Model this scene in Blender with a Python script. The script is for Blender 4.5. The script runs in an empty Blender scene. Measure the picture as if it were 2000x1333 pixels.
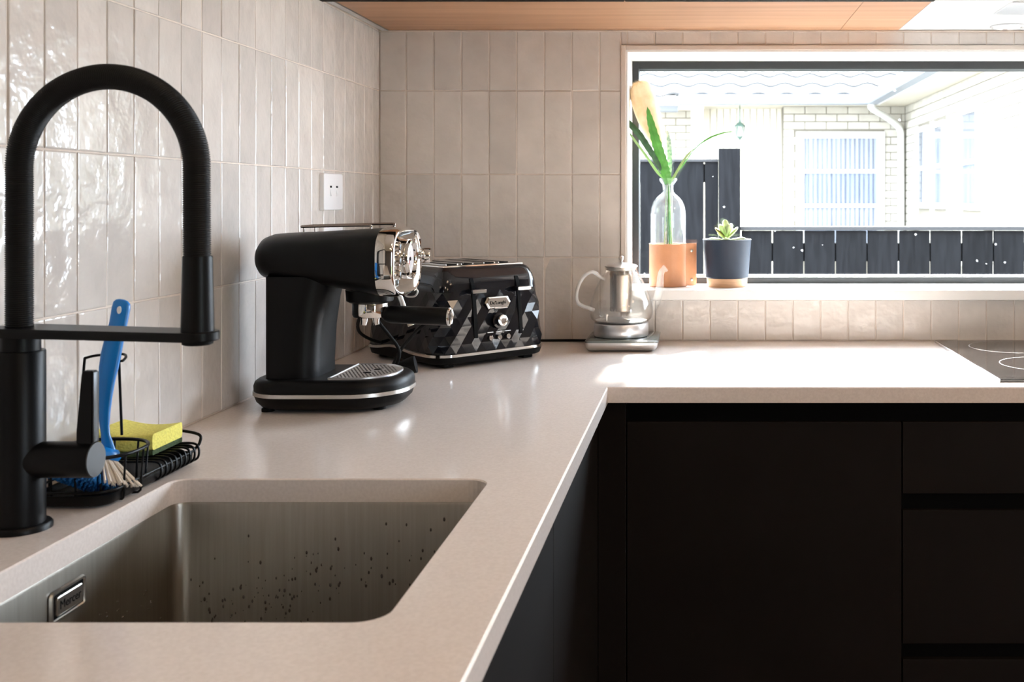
import bpy, bmesh, math, random
from mathutils import Vector, Matrix
random.seed(7)
PI = math.pi
SC = bpy.context.scene
COL = SC.collection

# ------------------------------------------------------------------ camera, sky, lights, exposure
YB = 2.594          # face of the tiled back wall
CZ = 1.245          # camera height
CX = 0.776
F = 2096.0          # focal length in pixels of a 2000 px wide frame
cam_data = bpy.data.cameras.new('camera')
cam = bpy.data.objects.new('camera', cam_data)
COL.objects.link(cam)
cam.location = (CX, 0, CZ)
cam.rotation_euler = (PI / 2, 0, 0)
cam_data.sensor_width = 36
cam_data.lens = 36 * F / 2000
cam_data.shift_x = -(1368 - 1000) / 2000
cam_data.shift_y = -(666.5 - 388) / 2000
cam_data.clip_start = 0.02
cam_data.dof.use_dof = True
cam_data.dof.focus_distance = 1.85
cam_data.dof.aperture_fstop = 11.0
SC.camera = cam

world = bpy.data.worlds.new('sky')
SC.world = world
world.use_nodes = True
wn = world.node_tree
wn.nodes.clear()
w_out = wn.nodes.new('ShaderNodeOutputWorld')
w_bg = wn.nodes.new('ShaderNodeBackground')
w_tc = wn.nodes.new('ShaderNodeTexCoord')
w_sep = wn.nodes.new('ShaderNodeSeparateXYZ')
w_ramp = wn.nodes.new('ShaderNodeValToRGB')
w_ramp.color_ramp.elements[0].position = 0.0
w_ramp.color_ramp.elements[0].color = (0.78, 0.88, 1.0, 1)
w_ramp.color_ramp.elements[1].position = 1.0
w_ramp.color_ramp.elements[1].color = (0.78, 0.88, 1.0, 1)
wn.links.new(w_tc.outputs['Generated'], w_sep.inputs[0])
wn.links.new(w_sep.outputs['Z'], w_ramp.inputs[0])
wn.links.new(w_ramp.outputs[0], w_bg.inputs[0])
wn.links.new(w_bg.outputs[0], w_out.inputs[0])
w_bg.inputs[1].default_value = 12.0

sun_d = bpy.data.lights.new('sun', 'SUN')
sun_d.energy = 26.0
sun_d.angle = math.radians(5)
sun_d.color = (1.0, 0.95, 0.88)
sun = bpy.data.objects.new('sun', sun_d)
COL.objects.link(sun)
sun.rotation_euler = Vector((-0.012, -0.78, -0.622)).to_track_quat('-Z', 'Y').to_euler()

SC.view_settings.view_transform = 'Standard'
SC.view_settings.look = 'None'
SC.view_settings.exposure = 1.16
SC.view_settings.gamma = 1.0
SC.view_settings.use_curve_mapping = False
SC.cycles.use_denoising = True
SC.cycles.max_bounces = 14
SC.cycles.diffuse_bounces = 7
SC.cycles.glossy_bounces = 6
SC.cycles.transmission_bounces = 10
SC.cycles.transparent_max_bounces = 16
SC.cycles.caustics_reflective = False
SC.cycles.caustics_refractive = False
SC.cycles.sample_clamp_indirect = 6.0


def area(name, loc, sx, sy, direction, power=0, color=(1, 1, 1), portal=False):
    d = bpy.data.lights.new(name, 'AREA')
    d.shape = 'RECTANGLE'
    d.size, d.size_y = sx, sy
    d.energy = power
    d.color = color
    if portal:
        d.cycles.is_portal = True
    o = bpy.data.objects.new(name, d)
    o.location = loc
    o.rotation_euler = Vector(direction).to_track_quat('-Z', 'Y').to_euler()
    COL.objects.link(o)
    return o


WX0, WX1, WZ0, WZ1, WY = 0.6005, 3.40, 1.026, 1.599, 2.765     # window opening, frame plane
DX, DY0, DY1, DZ1 = 4.2, -2.4, -1.5, 2.15                       # glass door in the right wall
area('window_portal', ((WX0 + WX1) / 2, 2.83, (WZ0 + WZ1) / 2), WX1 - WX0, WZ1 - WZ0, (0, -1, 0), portal=True)
area('door_portal', (4.36, (DY0 + DY1) / 2, DZ1 / 2), DY1 - DY0, DZ1, (-1, 0, 0), portal=True)
for lx, ly in ((1.6, 0.6), (1.6, -1.2), (3.1, 0.6), (3.1, -1.2)):
    area('added_fill_light', (lx, ly, 2.432), 0.5, 0.5, (0, 0, -1), 4, (1.0, 0.74, 0.52))  # added warm fill below the ceiling, not an actual lamp


# ------------------------------------------------------------------ helpers
def px(x, y, Y):
    """point at depth Y seen at pixel x, y of the 2000x1333 photograph"""
    return Vector((CX + (x - 1368) * Y / F, Y, CZ - (y - 388) * Y / F))


WM = {}     # world matrix of each root


def link(o):
    COL.objects.link(o)
    return o


def tag(o, label=None, cat=None, group=None, kind=None):
    if label: o['label'] = label
    if cat: o['category'] = cat
    if group: o['group'] = group
    if kind: o['kind'] = kind
    return o


def thing(name, loc, label, cat, rotz=0, group=None, kind=None):
    o = bpy.data.objects.new(name, None)
    o.empty_display_size = 0.05
    o.location = loc
    o.rotation_euler = (0, 0, rotz)
    link(o)
    WM[o.name] = Matrix.Translation(Vector(loc)) @ Matrix.Rotation(rotz, 4, 'Z')
    return tag(o, label, cat, group, kind)


def obj(name, bm, mat, parent=None, local=False, smooth=None, label=None, kind=None, origin=None, recalc=True):
    if recalc:
        bmesh.ops.recalc_face_normals(bm, faces=bm.faces)
    mw = WM.get(parent.name, Matrix.Identity(4)) if parent else Matrix.Identity(4)
    if parent and not local:
        bm.transform(mw.inverted())
    if parent is None and origin is not None:
        bm.transform(Matrix.Translation(-Vector(origin)))
    me = bpy.data.meshes.new(name)
    bm.to_mesh(me)
    bm.free()
    if smooth is not None:
        for p in me.polygons:
            p.use_smooth = True
        if smooth < 180:
            me.set_sharp_from_angle(angle=math.radians(smooth))
    for m in (mat if isinstance(mat, (list, tuple)) else [mat]):
        me.materials.append(m)
    o = bpy.data.objects.new(name, me)
    link(o)
    if parent:
        o.parent = parent
    elif origin is not None:
        o.location = origin
    WM[o.name] = mw if parent else (Matrix.Translation(Vector(origin)) if origin is not None else Matrix.Identity(4))
    if label: o['label'] = label
    if kind: o['kind'] = kind
    return o


def box(bm, x0, x1, y0, y1, z0, z1, bev=0.0, segs=2, M=None):
    r = bmesh.ops.create_cube(bm, size=1.0)
    vs = r['verts']
    mat = Matrix.Translation(((x0 + x1) / 2, (y0 + y1) / 2, (z0 + z1) / 2)) @ Matrix.Diagonal((abs(x1 - x0), abs(y1 - y0), abs(z1 - z0), 1))
    bmesh.ops.transform(bm, matrix=mat, verts=vs)
    if bev > 0:
        es = list({e for v in vs for e in v.link_edges})
        rr = bmesh.ops.bevel(bm, geom=es, offset=bev, segments=segs, affect='EDGES', profile=0.5)
        vs = list({v for f in rr['faces'] for v in f.verts} | {v for v in vs if v.is_valid})
        # include flat faces' verts
        seen = set(vs); stack = list(vs)
        while stack:
            v = stack.pop()
            for e in v.link_edges:
                w = e.other_vert(v)
                if w not in seen:
                    seen.add(w); stack.append(w)
        vs = list(seen)
    if M is not None:
        bmesh.ops.transform(bm, matrix=M, verts=vs)
    return vs


def bxm(*a, **k):
    bm = bmesh.new(); box(bm, *a, **k); return bm


def rings(bm, loops, closed=True, cap0=True, cap1=True, mi=0, loop_closed=False):
    """bridge a list of point loops"""
    vl = [[bm.verts.new(p) for p in lp] for lp in loops]
    n = len(vl[0])
    pairs = list(zip(vl[:-1], vl[1:]))
    if loop_closed:
        pairs.append((vl[-1], vl[0]))
    for a, b in pairs:
        for i in range(n if closed else n - 1):
            j = (i + 1) % n
            f = bm.faces.new((a[i], a[j], b[j], b[i])); f.material_index = mi
    if cap0 and not loop_closed:
        f = bm.faces.new(list(reversed(vl[0]))); f.material_index = mi
    if cap1 and not loop_closed:
        f = bm.faces.new(vl[-1]); f.material_index = mi
    return vl


def lathe(bm, prof, c=(0, 0, 0), n=32, M=None, cap0=True, cap1=True, mi=0):
    """prof: (radius, height) along local z"""
    loops = []
    for r, z in prof:
        r = max(r, 1e-5)
        loops.append([Vector((r * math.cos(2 * PI * i / n), r * math.sin(2 * PI * i / n), z)) for i in range(n)])
    T = Matrix.Translation(Vector(c)) @ (M if M is not None else Matrix.Identity(4))
    loops = [[T @ p for p in lp] for lp in loops]
    return rings(bm, loops, cap0=cap0, cap1=cap1, mi=mi)


AX_X = Matrix.Rotation(PI / 2, 4, 'Y')        # local z -> +X


def dirM(d):
    return Vector(d).to_track_quat('Z', 'Y').to_matrix().to_4x4()


def smooth_path(pts, k=6, closed=False):
    P = [Vector(p) for p in pts]
    out = []
    n = len(P)
    rng = n if closed else n - 1
    for i in range(rng):
        p0 = P[(i - 1) % n] if (closed or i > 0) else P[0] * 2 - P[1]
        p1 = P[i]; p2 = P[(i + 1) % n]
        p3 = P[(i + 2) % n] if (closed or i < n - 2) else P[-1] * 2 - P[-2]
        for j in range(k):
            t = j / k
            out.append(0.5 * ((2 * p1) + (-p0 + p2) * t + (2 * p0 - 5 * p1 + 4 * p2 - p3) * t * t + (-p0 + 3 * p1 - 3 * p2 + p3) * t ** 3))
    if not closed:
        out.append(P[-1])
    return out


def tube(bm, pts, r, n=8, closed=False, cap=True, mi=0, flat=1.0):
    P = [Vector(p) for p in pts]
    m = len(P)
    R = r if isinstance(r, (list, tuple)) else [r] * m
    T = []
    for i in range(m):
        if closed:
            t = P[(i + 1) % m] - P[(i - 1) % m]
        else:
            t = P[min(i + 1, m - 1)] - P[max(i - 1, 0)]
        T.append(t.normalized() if t.length > 1e-9 else Vector((0, 0, 1)))
    a = Vector((0, 0, 1)) if abs(T[0].z) < 0.9 else Vector((1, 0, 0))
    u = (a - T[0] * a.dot(T[0])).normalized()
    loops = []
    for i in range(m):
        u = (u - T[i] * u.dot(T[i])).normalized()
        v = T[i].cross(u)
        loops.append([P[i] + (u * math.cos(2 * PI * k / n) * flat + v * math.sin(2 * PI * k / n)) * R[i] for k in range(n)])
    rings(bm, loops, cap0=cap, cap1=cap, mi=mi, loop_closed=closed)


def tubem(pts, r, n=8, closed=False, sm=0, **k):
    bm = bmesh.new()
    tube(bm, smooth_path(pts, sm, closed) if sm else pts, r, n, closed, **k)
    return bm


def rrect(x0, x1, y0, y1, r, n=6, off=0.0):
    """rounded rectangle outline, counter clockwise, grown by off"""
    x0 -= off; x1 += off; y0 -= off; y1 += off
    if not isinstance(r, (list, tuple)): r = [r] * 4
    pts = []
    for (cx, cy, a0, rr) in ((x1, y0, -PI / 2, r[0]), (x1, y1, 0, r[1]), (x0, y1, PI / 2, r[2]), (x0, y0, PI, r[3])):
        rr = max(rr + off, 1e-4)
        sx = -1 if cx == x1 else 1
        sy = 1 if cy == y0 else -1
        ox, oy = cx + sx * rr, cy + sy * rr
        for i in range(n + 1):
            a = a0 + (PI / 2) * i / n
            pts.append((ox + rr * math.cos(a), oy + rr * math.sin(a)))
    return pts


def sup(w, h, e, n=40):
    """superellipse outline"""
    out = []
    for i in range(n):
        a = 2 * PI * i / n
        c, s = math.cos(a), math.sin(a)
        out.append((w * math.copysign(abs(c) ** (2 / e), c), h * math.copysign(abs(s) ** (2 / e), s)))
    return out


def text_bm(body, size, depth, M):
    cu = bpy.data.curves.new('lettering', 'FONT')
    cu.body = body; cu.size = size; cu.extrude = depth
    cu.align_x = 'CENTER'; cu.align_y = 'CENTER'; cu.resolution_u = 3
    t = bpy.data.objects.new('lettering', cu)
    COL.objects.link(t)
    dg = bpy.context.evaluated_depsgraph_get()
    me = bpy.data.meshes.new_from_object(t.evaluated_get(dg))
    bm = bmesh.new(); bm.from_mesh(me)
    bpy.data.objects.remove(t); bpy.data.curves.remove(cu); bpy.data.meshes.remove(me)
    bm.transform(M)
    return bm


# ------------------------------------------------------------------ materials
def srgb(r, g, b):
    f = lambda c: (c / 255 / 12.92) if c / 255 <= 0.04045 else ((c / 255 + 0.055) / 1.055) ** 2.4
    return (f(r), f(g), f(b), 1)


def mat(name, col, rough=0.5, metal=0.0, vary=0.0, scale=20.0, bump=0.0, bscale=None, rnd=0.0, coat=0.0,
        spec=0.5, stretch=(1, 1, 1), col2=None, coords='Object', detail=4.0, dist=0.002, trans=0.0, sheen=0.0):
    m = bpy.data.materials.new(name)
    m.use_nodes = True
    nt = m.node_tree; N = nt.nodes; L = nt.links
    b = N['Principled BSDF']
    c = col if len(col) == 4 else (*col, 1)
    b.inputs['Base Color'].default_value = c
    b.inputs['Roughness'].default_value = rough
    b.inputs['Metallic'].default_value = metal
    b.inputs['Coat Weight'].default_value = coat
    b.inputs['Coat Roughness'].default_value = 0.06
    b.inputs['Specular IOR Level'].default_value = spec
    b.inputs['Transmission Weight'].default_value = trans
    b.inputs['Sheen Weight'].default_value = sheen
    tc = N.new('ShaderNodeTexCoord'); mp = N.new('ShaderNodeMapping')
    mp.inputs['Scale'].default_value = stretch
    L.new(tc.outputs[coords], mp.inputs[0])
    vec = mp.outputs[0]
    oi = N.new('ShaderNodeObjectInfo')
    if rnd > 0:
        add = N.new('ShaderNodeVectorMath'); add.operation = 'ADD'
        cmb = N.new('ShaderNodeCombineXYZ')
        mul = N.new('ShaderNodeMath'); mul.operation = 'MULTIPLY'; mul.inputs[1].default_value = 57.0
        L.new(oi.outputs['Random'], mul.inputs[0])
        L.new(mul.outputs[0], cmb.inputs[0]); L.new(mul.outputs[0], cmb.inputs[1])
        L.new(vec, add.inputs[0]); L.new(cmb.outputs[0], add.inputs[1])
        vec = add.outputs[0]
    last = None
    if vary > 0 or col2 is not None:
        nz = N.new('ShaderNodeTexNoise'); nz.inputs['Scale'].default_value = scale
        nz.inputs['Detail'].default_value = detail
        L.new(vec, nz.inputs['Vector'])
        mx = N.new('ShaderNodeMix'); mx.data_type = 'RGBA'
        c2 = col2 if col2 is not None else tuple(max(0, v * (1 - vary)) for v in c[:3]) + (1,)
        mx.inputs['A'].default_value = c; mx.inputs['B'].default_value = c2
        rp = N.new('ShaderNodeMapRange'); rp.inputs['From Min'].default_value = 0.35; rp.inputs['From Max'].default_value = 0.65
        L.new(nz.outputs['Fac'], rp.inputs['Value'])
        L.new(rp.outputs[0], mx.inputs['Factor'])
        last = mx.outputs['Result']
    if rnd > 0:
        hs = N.new('ShaderNodeHueSaturation')
        mr = N.new('ShaderNodeMapRange'); mr.inputs['To Min'].default_value = 1 - rnd; mr.inputs['To Max'].default_value = 1 + rnd
        L.new(oi.outputs['Random'], mr.inputs['Value']); L.new(mr.outputs[0], hs.inputs['Value'])
        if last: L.new(last, hs.inputs['Color'])
        else: hs.inputs['Color'].default_value = c
        last = hs.outputs[0]
    if last: L.new(last, b.inputs['Base Color'])
    if bump > 0:
        nb = N.new('ShaderNodeTexNoise'); nb.inputs['Scale'].default_value = bscale or scale
        nb.inputs['Detail'].default_value = detail
        L.new(vec, nb.inputs['Vector'])
        bp = N.new('ShaderNodeBump'); bp.inputs['Strength'].default_value = bump; bp.inputs['Distance'].default_value = dist
        L.new(nb.outputs['Fac'], bp.inputs['Height']); L.new(bp.outputs[0], b.inputs['Normal'])
    return m


def emat(name, col, s):
    m = bpy.data.materials.new(name); m.use_nodes = True
    nt = m.node_tree; nt.nodes.clear()
    e = nt.nodes.new('ShaderNodeEmission'); o = nt.nodes.new('ShaderNodeOutputMaterial')
    e.inputs[0].default_value = (*col, 1); e.inputs[1].default_value = s
    nt.links.new(e.outputs[0], o.inputs[0])
    return m


def glass_sheet(name, tint=(1, 1, 1), ior=1.45, dust=0.0, rough=0.0, haze=0.0, boost=1.0):
    """thin glass wall: clear straight through, mirror-like at grazing angles"""
    m = bpy.data.materials.new(name); m.use_nodes = True
    nt = m.node_tree; N = nt.nodes; L = nt.links; N.clear()
    out = N.new('ShaderNodeOutputMaterial')
    tr = N.new('ShaderNodeBsdfTransparent'); tr.inputs[0].default_value = (*tint, 1)
    gl = N.new('ShaderNodeBsdfGlossy'); gl.inputs['Roughness'].default_value = rough
    lw_ = N.new('ShaderNodeLayerWeight'); lw_.inputs['Blend'].default_value = 0.5
    pw = N.new('ShaderNodeMath'); pw.operation = 'POWER'; pw.inputs[1].default_value = 4.0
    L.new(lw_.outputs['Facing'], pw.inputs[0])
    fr = N.new('ShaderNodeMath'); fr.operation = 'MULTIPLY_ADD'; fr.inputs[1].default_value = 0.8; fr.inputs[2].default_value = ((ior - 1) / (ior + 1)) ** 2
    L.new(pw.outputs[0], fr.inputs[0])
    fac = fr.outputs[0]
    if boost != 1.0:
        mm = N.new('ShaderNodeMath'); mm.operation = 'MULTIPLY'; mm.use_clamp = True; mm.inputs[1].default_value = boost
        L.new(fac, mm.inputs[0]); fac = mm.outputs[0]
    mx = N.new('ShaderNodeMixShader')
    L.new(fac, mx.inputs[0]); L.new(tr.outputs[0], mx.inputs[1]); L.new(gl.outputs[0], mx.inputs[2])
    res = mx.outputs[0]
    if dust > 0 or haze > 0:
        df = N.new('ShaderNodeBsdfTranslucent'); df.inputs[0].default_value = (0.8, 0.85, 0.9, 1)
        m2 = N.new('ShaderNodeMixShader')
        L.new(res, m2.inputs[1]); L.new(df.outputs[0], m2.inputs[2])
        if dust > 0:
            tc = N.new('ShaderNodeTexCoord'); vo = N.new('ShaderNodeTexVoronoi'); vo.inputs['Scale'].default_value = 22
            L.new(tc.outputs['Object'], vo.inputs['Vector'])
            nz = N.new('ShaderNodeTexNoise'); nz.inputs['Scale'].default_value = 90; nz.inputs['Detail'].default_value = 3
            L.new(tc.outputs['Object'], nz.inputs['Vector'])
            md = N.new('ShaderNodeMath'); md.operation = 'MULTIPLY_ADD'
            L.new(nz.outputs['Fac'], md.inputs[0]); md.inputs[1].default_value = -0.18
            md.inputs[2].default_value = 0.145
            lt = N.new('ShaderNodeMath'); lt.operation = 'LESS_THAN'
            L.new(vo.outputs['Distance'], lt.inputs[0]); L.new(md.outputs[0], lt.inputs[1])
            ml = N.new('ShaderNodeMath'); ml.operation = 'MULTIPLY_ADD'; ml.inputs[1].default_value = dust
            ml.inputs[2].default_value = haze
            L.new(lt.outputs[0], ml.inputs[0]); L.new(ml.outputs[0], m2.inputs[0])
        else:
            m2.inputs[0].default_value = haze
        res = m2.outputs[0]
    L.new(res, out.inputs[0])
    return m


def grain(name, c1, c2, scale=3.0, stretch=(1, 14, 14), rough=0.5, rnd=0.0, bump=0.05, coords='Object'):
    return mat(name, c1, rough, col2=c2, scale=scale, stretch=stretch, bump=bump, bscale=scale, rnd=rnd, detail=8, dist=0.001, coords=coords)


M_tile = mat('glazed_tile', (0.60, 0.565, 0.535, 1), 0.11, vary=0.10, scale=14, bump=1.0, bscale=24, rnd=0.085, detail=3.0, dist=0.0031)
M_grout = mat('grout', (0.64, 0.57, 0.51, 1), 0.85, vary=0.1, scale=60)
M_trimtile = mat('edge_trim', (0.60, 0.54, 0.49, 1), 0.3)
M_white = mat('white_paint', (0.80, 0.80, 0.79, 1), 0.35, vary=0.02, scale=4)
M_hood = mat('hood_enamel', (0.46, 0.47, 0.48, 1), 0.3)
M_wall = mat('wall_paint', (0.36, 0.31, 0.27, 1), 0.7, vary=0.03, scale=3)
M_wallr = mat('dark_wall_paint', (0.10, 0.075, 0.06, 1), 0.6, vary=0.03, scale=3)
M_ceil = mat('ceiling_paint', (0.80, 0.77, 0.73, 1), 0.8)
M_floor = grain('timber_floor', (0.34, 0.17, 0.085, 1), (0.22, 0.10, 0.05, 1), rnd=0.0)
M_stone = mat('quartz_top', (0.77, 0.705, 0.665, 1), 0.17, spec=0.5, col2=(0.71, 0.645, 0.605, 1), scale=260, detail=2, bump=0.0)
M_carc = mat('dark_laminate', (0.0085, 0.0065, 0.0055, 1), 0.55, vary=0.15, scale=5, spec=0.12)
M_rail = mat('black_rail', (0.002, 0.002, 0.002, 1), 0.6, spec=.05)
M_oak = grain('oak_veneer', (0.36, 0.195, 0.110, 1), (0.265, 0.135, 0.070, 1), scale=2.2, stretch=(0.8, 16, 16), rough=0.45)
M_frame = mat('black_frame', (0.012, 0.014, 0.016, 1), 0.45)
M_alu = mat('aluminium', (0.72, 0.72, 0.73, 1), 0.35, metal=1)
M_black = mat('matte_black_metal', (0.0025, 0.0025, 0.0028, 1), 0.38, spec=0.16)
M_blackfin = mat('satin_black_shell', (0.003, 0.003, 0.0032, 1), 0.42, spec=0.16, bump=0.03, bscale=900)
M_hose = mat('ribbed_black_hose', (0.004, 0.004, 0.004, 1), 0.5, spec=.2)
M_cap = mat('button_and_lit_face_grey', (0.05, 0.052, 0.055, 1), 0.35, metal=0.6)  # satin grey of the buttons; on the tap it paints window light
M_chrome = mat('chrome', (0.66, 0.65, 0.63, 1), 0.05, metal=1)
M_chromeb = mat('brushed_chrome', (0.62, 0.60, 0.57, 1), 0.28, metal=1)
M_steel = mat('brushed_steel', (0.34, 0.31, 0.27, 1), 0.33, metal=1, vary=0.12, scale=8, stretch=(30, 30, 1), bump=0.12, bscale=40, dist=0.0006)
M_gloss = mat('gloss_black', (0.006, 0.007, 0.010, 1), 0.05, spec=0.38, coat=0.06)
M_hob = mat('black_glass', (0.012, 0.010, 0.010, 1), 0.07, spec=0.7, vary=0.3, scale=60)
M_etch = mat('etched_ring', (0.30, 0.27, 0.25, 1), 0.4)
M_rubber = mat('rubber', (0.004, 0.004, 0.004, 1), 0.6, spec=.12)
M_rail2 = mat('dark_chrome', (0.30, 0.25, 0.22, 1), 0.15, metal=1)
M_whitepl = mat('white_plastic', (0.82, 0.82, 0.84, 1), 0.3)
M_dark = mat('dark_void', (0.003, 0.003, 0.003, 1), 0.7, spec=.08)
M_blue = mat('blue_plastic', (0.004, 0.18, 0.56, 1), 0.28, coat=0.2)
M_bristlew = mat('cream_bristle', (0.72, 0.64, 0.54, 1), 0.6)
M_bristleb = mat('blue_bristle', (0.01, 0.15, 0.42, 1), 0.5)
M_sponge = mat('yellow_sponge', (0.78, 0.72, 0.16, 1), 0.9, vary=0.18, scale=320, bump=0.6, bscale=300)
M_scour = mat('green_scourer', (0.05, 0.085, 0.03, 1), 0.95, vary=0.4, scale=400, bump=0.8, bscale=400)
M_leather = mat('tan_leather', (0.52, 0.24, 0.12, 1), 0.5, vary=0.10, scale=30, bump=0.1, bscale=300)
M_pot = mat('blue_grey_glaze', (0.012, 0.020, 0.036, 1), 0.5, spec=.25)
M_potwood = mat('pale_wood', (0.58, 0.34, 0.19, 1), 0.55, vary=0.2, scale=30, stretch=(1, 1, 8))
M_soil = mat('soil', (0.05, 0.035, 0.025, 1), 0.95, bump=1, bscale=200, vary=0.3, scale=200)
M_succ = mat('succulent_leaf', (0.42, 0.58, 0.22, 1), 0.4, col2=(0.62, 0.72, 0.42, 1), scale=25, rnd=0.12)
M_succr = mat('bronze_leaf', (0.42, 0.24, 0.09, 1), 0.4, col2=(0.35, 0.42, 0.14, 1), scale=25)
M_leaf = mat('green_blade', (0.06, 0.24, 0.035, 1), 0.4, col2=(0.10, 0.36, 0.06, 1), scale=40)
M_leafd = mat('dark_blade', (0.016, 0.055, 0.022, 1), 0.4, col2=(0.04, 0.11, 0.045, 1), scale=60)
M_leafp = mat('pale_blade', (0.30, 0.44, 0.18, 1), 0.5)
M_leafs = mat('speckled_leaf', (0.62, 0.68, 0.66, 1), 0.4, col2=(0.20, 0.33, 0.28, 1), scale=140)
M_fluff = mat('cream_plume', (0.80, 0.58, 0.32, 1), 0.9, col2=(0.88, 0.70, 0.46, 1), scale=50, sheen=0.3)
M_glass = glass_sheet('clear_glass', (0.985, 0.99, 0.99), 1.45, haze=.008)
M_hglass = glass_sheet('house_glass', (0.95, 0.96, 0.98), 1.05)
M_pane = glass_sheet('window_glass', (0.97, 0.98, 0.98), 1.25, dust=0.10)
M_hpane = mat('house_pane', (0.30, 0.36, 0.42, 1), 0.06)
M_tglass = glass_sheet('teapot_glass', (0.985, 0.97, 0.95), 1.5, haze=0.035)
M_brick = mat('cream_brick', (0.35, 0.325, 0.275, 1), 0.8, vary=0.12, scale=6, rnd=0.10, bump=0.3, bscale=60)
M_mortar = mat('mortar', (0.135, 0.118, 0.092, 1), 0.9)
M_hpaint = mat('house_white', (0.62, 0.62, 0.60, 1), 0.6)
M_soff = mat('cream_soffit', (0.48, 0.44, 0.36, 1), 0.7)
M_gut = mat('grey_gutter', (0.16, 0.17, 0.185, 1), 0.5)
M_roof = mat('roof_tile', (0.055, 0.054, 0.053, 1), 0.75, vary=0.15, scale=5, rnd=0.06)
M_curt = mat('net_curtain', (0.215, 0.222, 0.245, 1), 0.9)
M_curtw = mat('wing_net_curtain', (0.135, 0.14, 0.15, 1), 0.9)  # darker net for the wing windows
M_fence = mat('stained_timber', (0.0058, 0.0063, 0.0074, 1), 0.85, spec=.05, vary=0.35, scale=7, stretch=(8, 8, 1), rnd=0.15)
M_fencecap = mat('weathered_cap', (0.02, 0.021, 0.023, 1), 0.8, spec=.2)
M_ground = mat('concrete_ground', (0.26, 0.25, 0.23, 1), 0.9, vary=0.1, scale=2)
M_lawn = mat('lawn', (0.10, 0.17, 0.05, 1), 0.95, vary=0.4, scale=30)
M_lamp = emat('lamp_glow', (1.0, 0.82, 0.64), 4.0)
M_verd = mat('verdigris_metal', (0.06, 0.10, 0.08, 1), 0.5, metal=0.3)

# ------------------------------------------------------------------ room shell
X1, Y0 = 4.2, -3.2
ZC = 2.45
WT = 0.006          # how far the wall surface (grout) lies behind the tile face is GB
GB = 0.0016
def structure(o, **k):
    o['kind'] = 'structure'
    return o

floor = structure(obj('floor', bxm(-0.15, X1 + .15, Y0 - .15, YB + .24, -0.08, 0.0), M_floor))
ceiling = structure(obj('ceiling', bxm(-0.15, X1 + .15, Y0 - .15, YB + .24, ZC, ZC + .1), M_ceil))
wall_left = structure(obj('wall_left', bxm(-0.15, -GB, Y0 - .15, YB + .24, 0, ZC), M_grout))
bm = bmesh.new()
yb0, yb1 = YB + GB, YB + 0.235
box(bm, -GB, WX0 - .004, yb0, yb1, 0, ZC)
box(bm, WX1 + .004, X1 + .15, yb0, yb1, 0, ZC)
box(bm, WX0 - .004, WX1 + .004, yb0, yb1, 0, WZ0 - .026)
box(bm, WX0 - .004, WX1 + .004, yb0, yb1, WZ1 + .004, ZC)
wall_back = structure(obj('wall_back', bm, M_grout))
wall_rear = structure(obj('wall_rear', bxm(-0.15, X1 + .15, Y0 - .15, Y0, 0, ZC), M_wallr))
bm = bmesh.new()
box(bm, X1, X1 + .15, Y0, DY0, 0, ZC)
box(bm, X1, X1 + .15, DY1, yb0, 0, ZC)
box(bm, X1, X1 + .15, DY0, DY1, DZ1, ZC)
wall_right = structure(obj('wall_right', bm, M_wall))
dr = thing('door_1', (X1 + .05, DY0, 0), None, None, kind='structure')
for a, b in ((DY0, DY0 + .06), ((DY0 + DY1) / 2 - .04, (DY0 + DY1) / 2 + .04), (DY1 - .06, DY1)):
    obj('frame', bxm(X1 + .04, X1 + .1, a, b, 0, DZ1), M_frame, dr)
obj('frame', bxm(X1 + .04, X1 + .1, DY0, DY1, DZ1 - .06, DZ1), M_frame, dr)
obj('pane', bxm(X1 + .066, X1 + .072, DY0 + .06, DY1 - .06, 0, DZ1 - .06), M_glass, dr)

# tiles: cut sizes are cached so alike tiles share a mesh
_tm = {}
def tile_mesh(w, h):
    k = (round(w, 4), round(h, 4))
    if k not in _tm:
        bm = bmesh.new()
        t = 0.006; c = 0.0014
        # front at local y = 0, back at y = t ; x width, z height, rounded edge towards the front
        l0 = [(-w/2, t, -h/2), (w/2, t, -h/2), (w/2, t, h/2), (-w/2, t, h/2)]
        l1 = [(-w/2, c, -h/2), (w/2, c, -h/2), (w/2, c, h/2), (-w/2, c, h/2)]
        q = c * .45
        l2 = [(-w/2+q, c*.3, -h/2+q), (w/2-q, c*.3, -h/2+q), (w/2-q, c*.3, h/2-q), (-w/2+q, c*.3, h/2-q)]
        l3 = [(-w/2+c*1.4, 0, -h/2+c*1.4), (w/2-c*1.4, 0, -h/2+c*1.4), (w/2-c*1.4, 0, h/2-c*1.4), (-w/2+c*1.4, 0, h/2-c*1.4)]
        rings(bm, [l0, l1, l2, l3], cap0=False)
        bmesh.ops.recalc_face_normals(bm, faces=bm.faces)
        # open shell: make the front face look towards -y
        bm.faces.ensure_lookup_table()
        ff = min(bm.faces, key=lambda f: f.calc_center_median().y)
        if ff.normal.y > 0: bmesh.ops.reverse_faces(bm, faces=bm.faces)
        me = bpy.data.meshes.new('tile'); bm.to_mesh(me); bm.free()
        me.materials.append(M_tile)
        _tm[k] = me
    return _tm[k]

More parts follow.
